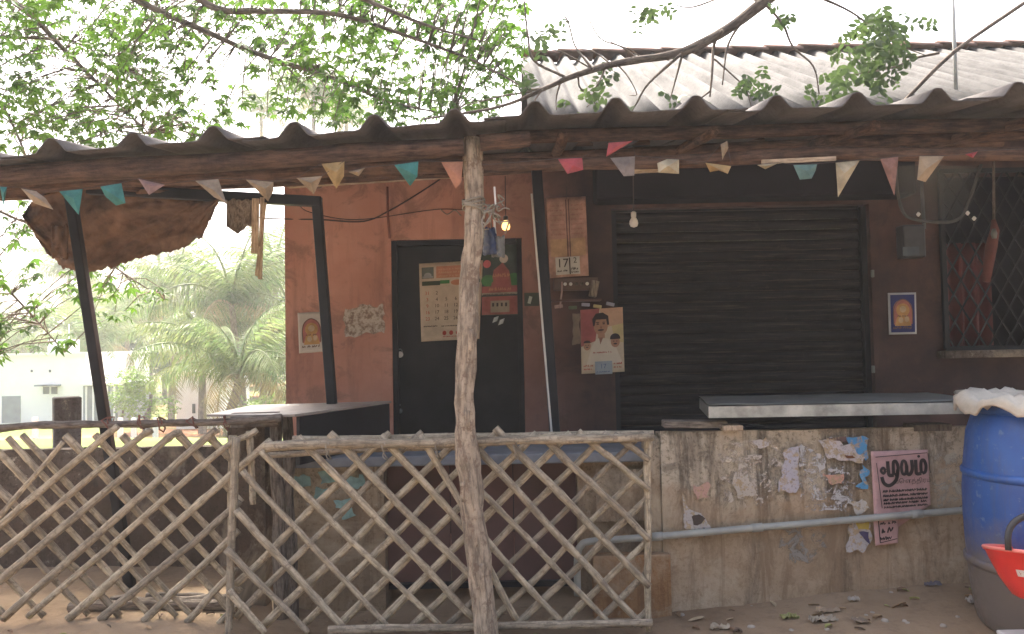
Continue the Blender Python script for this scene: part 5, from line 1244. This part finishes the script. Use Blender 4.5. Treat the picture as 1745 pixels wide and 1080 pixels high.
# ------------------------------------------------------------------ litter and things on the earth
def leafmesh(seed):
    m = MB(); rnd = random.Random(seed); L, W = rnd.uniform(.05, .085), rnd.uniform(.018, .03); cu_ = rnd.uniform(.006, .02)
    for i in range(6):
        t = i / 5; w_ = W * math.sin(math.pi * (.06 + .9 * t)) ** .7
        for s in (-1, 0, 1): m.v.append(Vector(((t - .5) * L, s * w_ * .5, cu_ * (abs(s) * .8 + math.sin(t * 3) * .5))))
    for i in range(5):
        for j in range(2): a = i * 3 + j; m.f.append((a, a + 1, a + 4, a + 3))
    me = bpy.data.meshes.new('dry_leaf'); me.from_pydata(m.v, [], m.f); return me
lm = [leafmesh(i) for i in range(5)]
dryc = [m_plain('dry_leaf_%d' % i, c, .8, .3, 20, bump=.1) for i, c in enumerate(((.30, .20, .11), (.20, .12, .07), (.40, .31, .19), (.30, .30, .10), (.13, .09, .06)))]
for i, me in enumerate(lm): me.materials.append(dryc[i])
rnd = random.Random(11)
for k in range(80):
    px = rnd.uniform(1120, 1690) if k < 42 else rnd.uniform(0, 1000)
    Y = rnd.uniform(3.62, 4.1) if k < 42 else rnd.uniform(3.72, 4.25)
    x = (px - 872) / FPX * Y
    o = bpy.data.objects.new('dry_leaf', lm[k % 5]); COL.objects.link(o)
    o.location = (x, Y, gz(x, Y) + .004); o.rotation_euler = (rnd.uniform(-.3, .3), rnd.uniform(-.3, .3), rnd.uniform(0, 6.28)); s_ = rnd.uniform(.45, 1.05); o.scale = (s_, s_, s_)
    tag(o, 'small dry fallen leaf on the brown earth', 'leaf', 'dry leaves on the ground')
def lit(px, py):
    d = ray(px, py); Y = 3.5
    while Y < 4.6 and (CAM + d * (Y / d.y)).z > gz((CAM + d * (Y / d.y)).x, Y): Y += .01
    return CAM + d * (Y / d.y)
for i, (px, py, sx, sy, colr, lb_) in enumerate(((1402, 1060, .12, .06, (.38, .32, .24), 'crumpled greyish paper among the leaves'), (1412, 1044, .11, .05, (.36, .27, .18), 'folded brown wrapper behind the crumpled paper'), (1345, 1055, .08, .05, (.34, .33, .13), 'yellow green wrapper beside the crumpled paper'), (1228, 1074, .09, .03, (.46, .38, .28), 'thin pale scrap of paper near the board'), (1465, 1062, .06, .045, (.27, .21, .15), 'small grey lump right of the crumpled paper'), (1455, 1026, .05, .02, (.48, .43, .36), 'tiny pale scrap near the wall foot'), (1590, 1000, .08, .02, (.16, .15, .18), 'dark plastic strip at the wall foot by the barrel'), (1660, 1028, .06, .05, (.42, .38, .33), 'small pale rubble lying by the barrel foot'))):
    p = lit(px, py); m = MB().grid(lambda u, v: p + Vector(((u - .5) * sx + .012 * nz(u * 6, v * 6, i), (v - .5) * sy, .010 + .032 * abs(nz(u * 5, v * 5, i * 3)) + .012 * nz(u * 12, v * 12, i))), 12, 10)
    m.build('litter_scrap', paint('litter_%d' % i, colr, .3), None, label=lb_, cat='litter', solid=.002)
for i in range(16):
    px, py = rnd.uniform(1150, 1660), rnd.uniform(1005, 1075); p = lit(px, py); r_ = rnd.uniform(.008, .02)
    MB().lathe([(r_ * .6, -r_ * .4), (r_, 0), (r_ * .7, r_ * .5), (r_ * .1, r_ * .7)], p, 8, None, .5).build('pebble', M['stone'], None, True, label='pebble lying on the earth by the wall foot', cat='pebble', group='pebbles on the earth')
for i, (a, b, r_) in enumerate((((120, 1046), (395, 1018), .030), ((150, 1022), (402, 1046), .022), ((190, 1006), (390, 1002), .026), ((250, 1052), (400, 1058), .020))):
    pa, pb = P(*a, 4.10 + .06 * i), P(*b, 4.14 + .05 * i); pa.z = gz(pa.x, pa.y) + r_ * .8; pb.z = gz(pb.x, pb.y) + r_ * .8
    MB().tube(wob(pa, pb, 10, .03, 60 + i), r_, 8, .3, i).build('fallen_pole', M['greywood'], None, True, label='old grey pole lying on the earth behind the left lattice', cat='pole', group='poles lying behind the lattice')
sp = P(850, 1085, 3.66)
MB().grid(lambda u, v: (lerp(P(545, 1075, 3.64).x, P(985, 1075, 3.64).x, u), lerp(3.48, 3.80, v), gz(0, 3.7) - .02 + .10 * (math.sin(math.pi * u) * math.sin(math.pi * v)) ** .35 + .012 * nz(u * 9, v * 5)), 40, 10).build('mortar_mound', m_plain('pale_mortar', (.36, .31, .25), .95, .2, 8, bump=.5), None, True, label='pale mortar mound round the foot of the trunk post', cat='mound')

# ------------------------------------------------------------------ haze
hz = MB().box((0, 130, 7.5), (460, 360, 25)); 
k = bpy.data.materials.new('haze'); k.use_nodes = True; t = k.node_tree; t.nodes.remove(t.nodes['Principled BSDF'])
pv_ = t.nodes.new('ShaderNodeVolumePrincipled'); pv_.inputs['Color'].default_value = (.95, .97, 1, 1); pv_.inputs['Density'].default_value = .0017; pv_.inputs['Anisotropy'].default_value = .2
t.links.new(pv_.outputs[0], t.nodes['Material Output'].inputs['Volume'])
hz.build('haze', k, kind='stuff', label='pale morning haze over the fields')
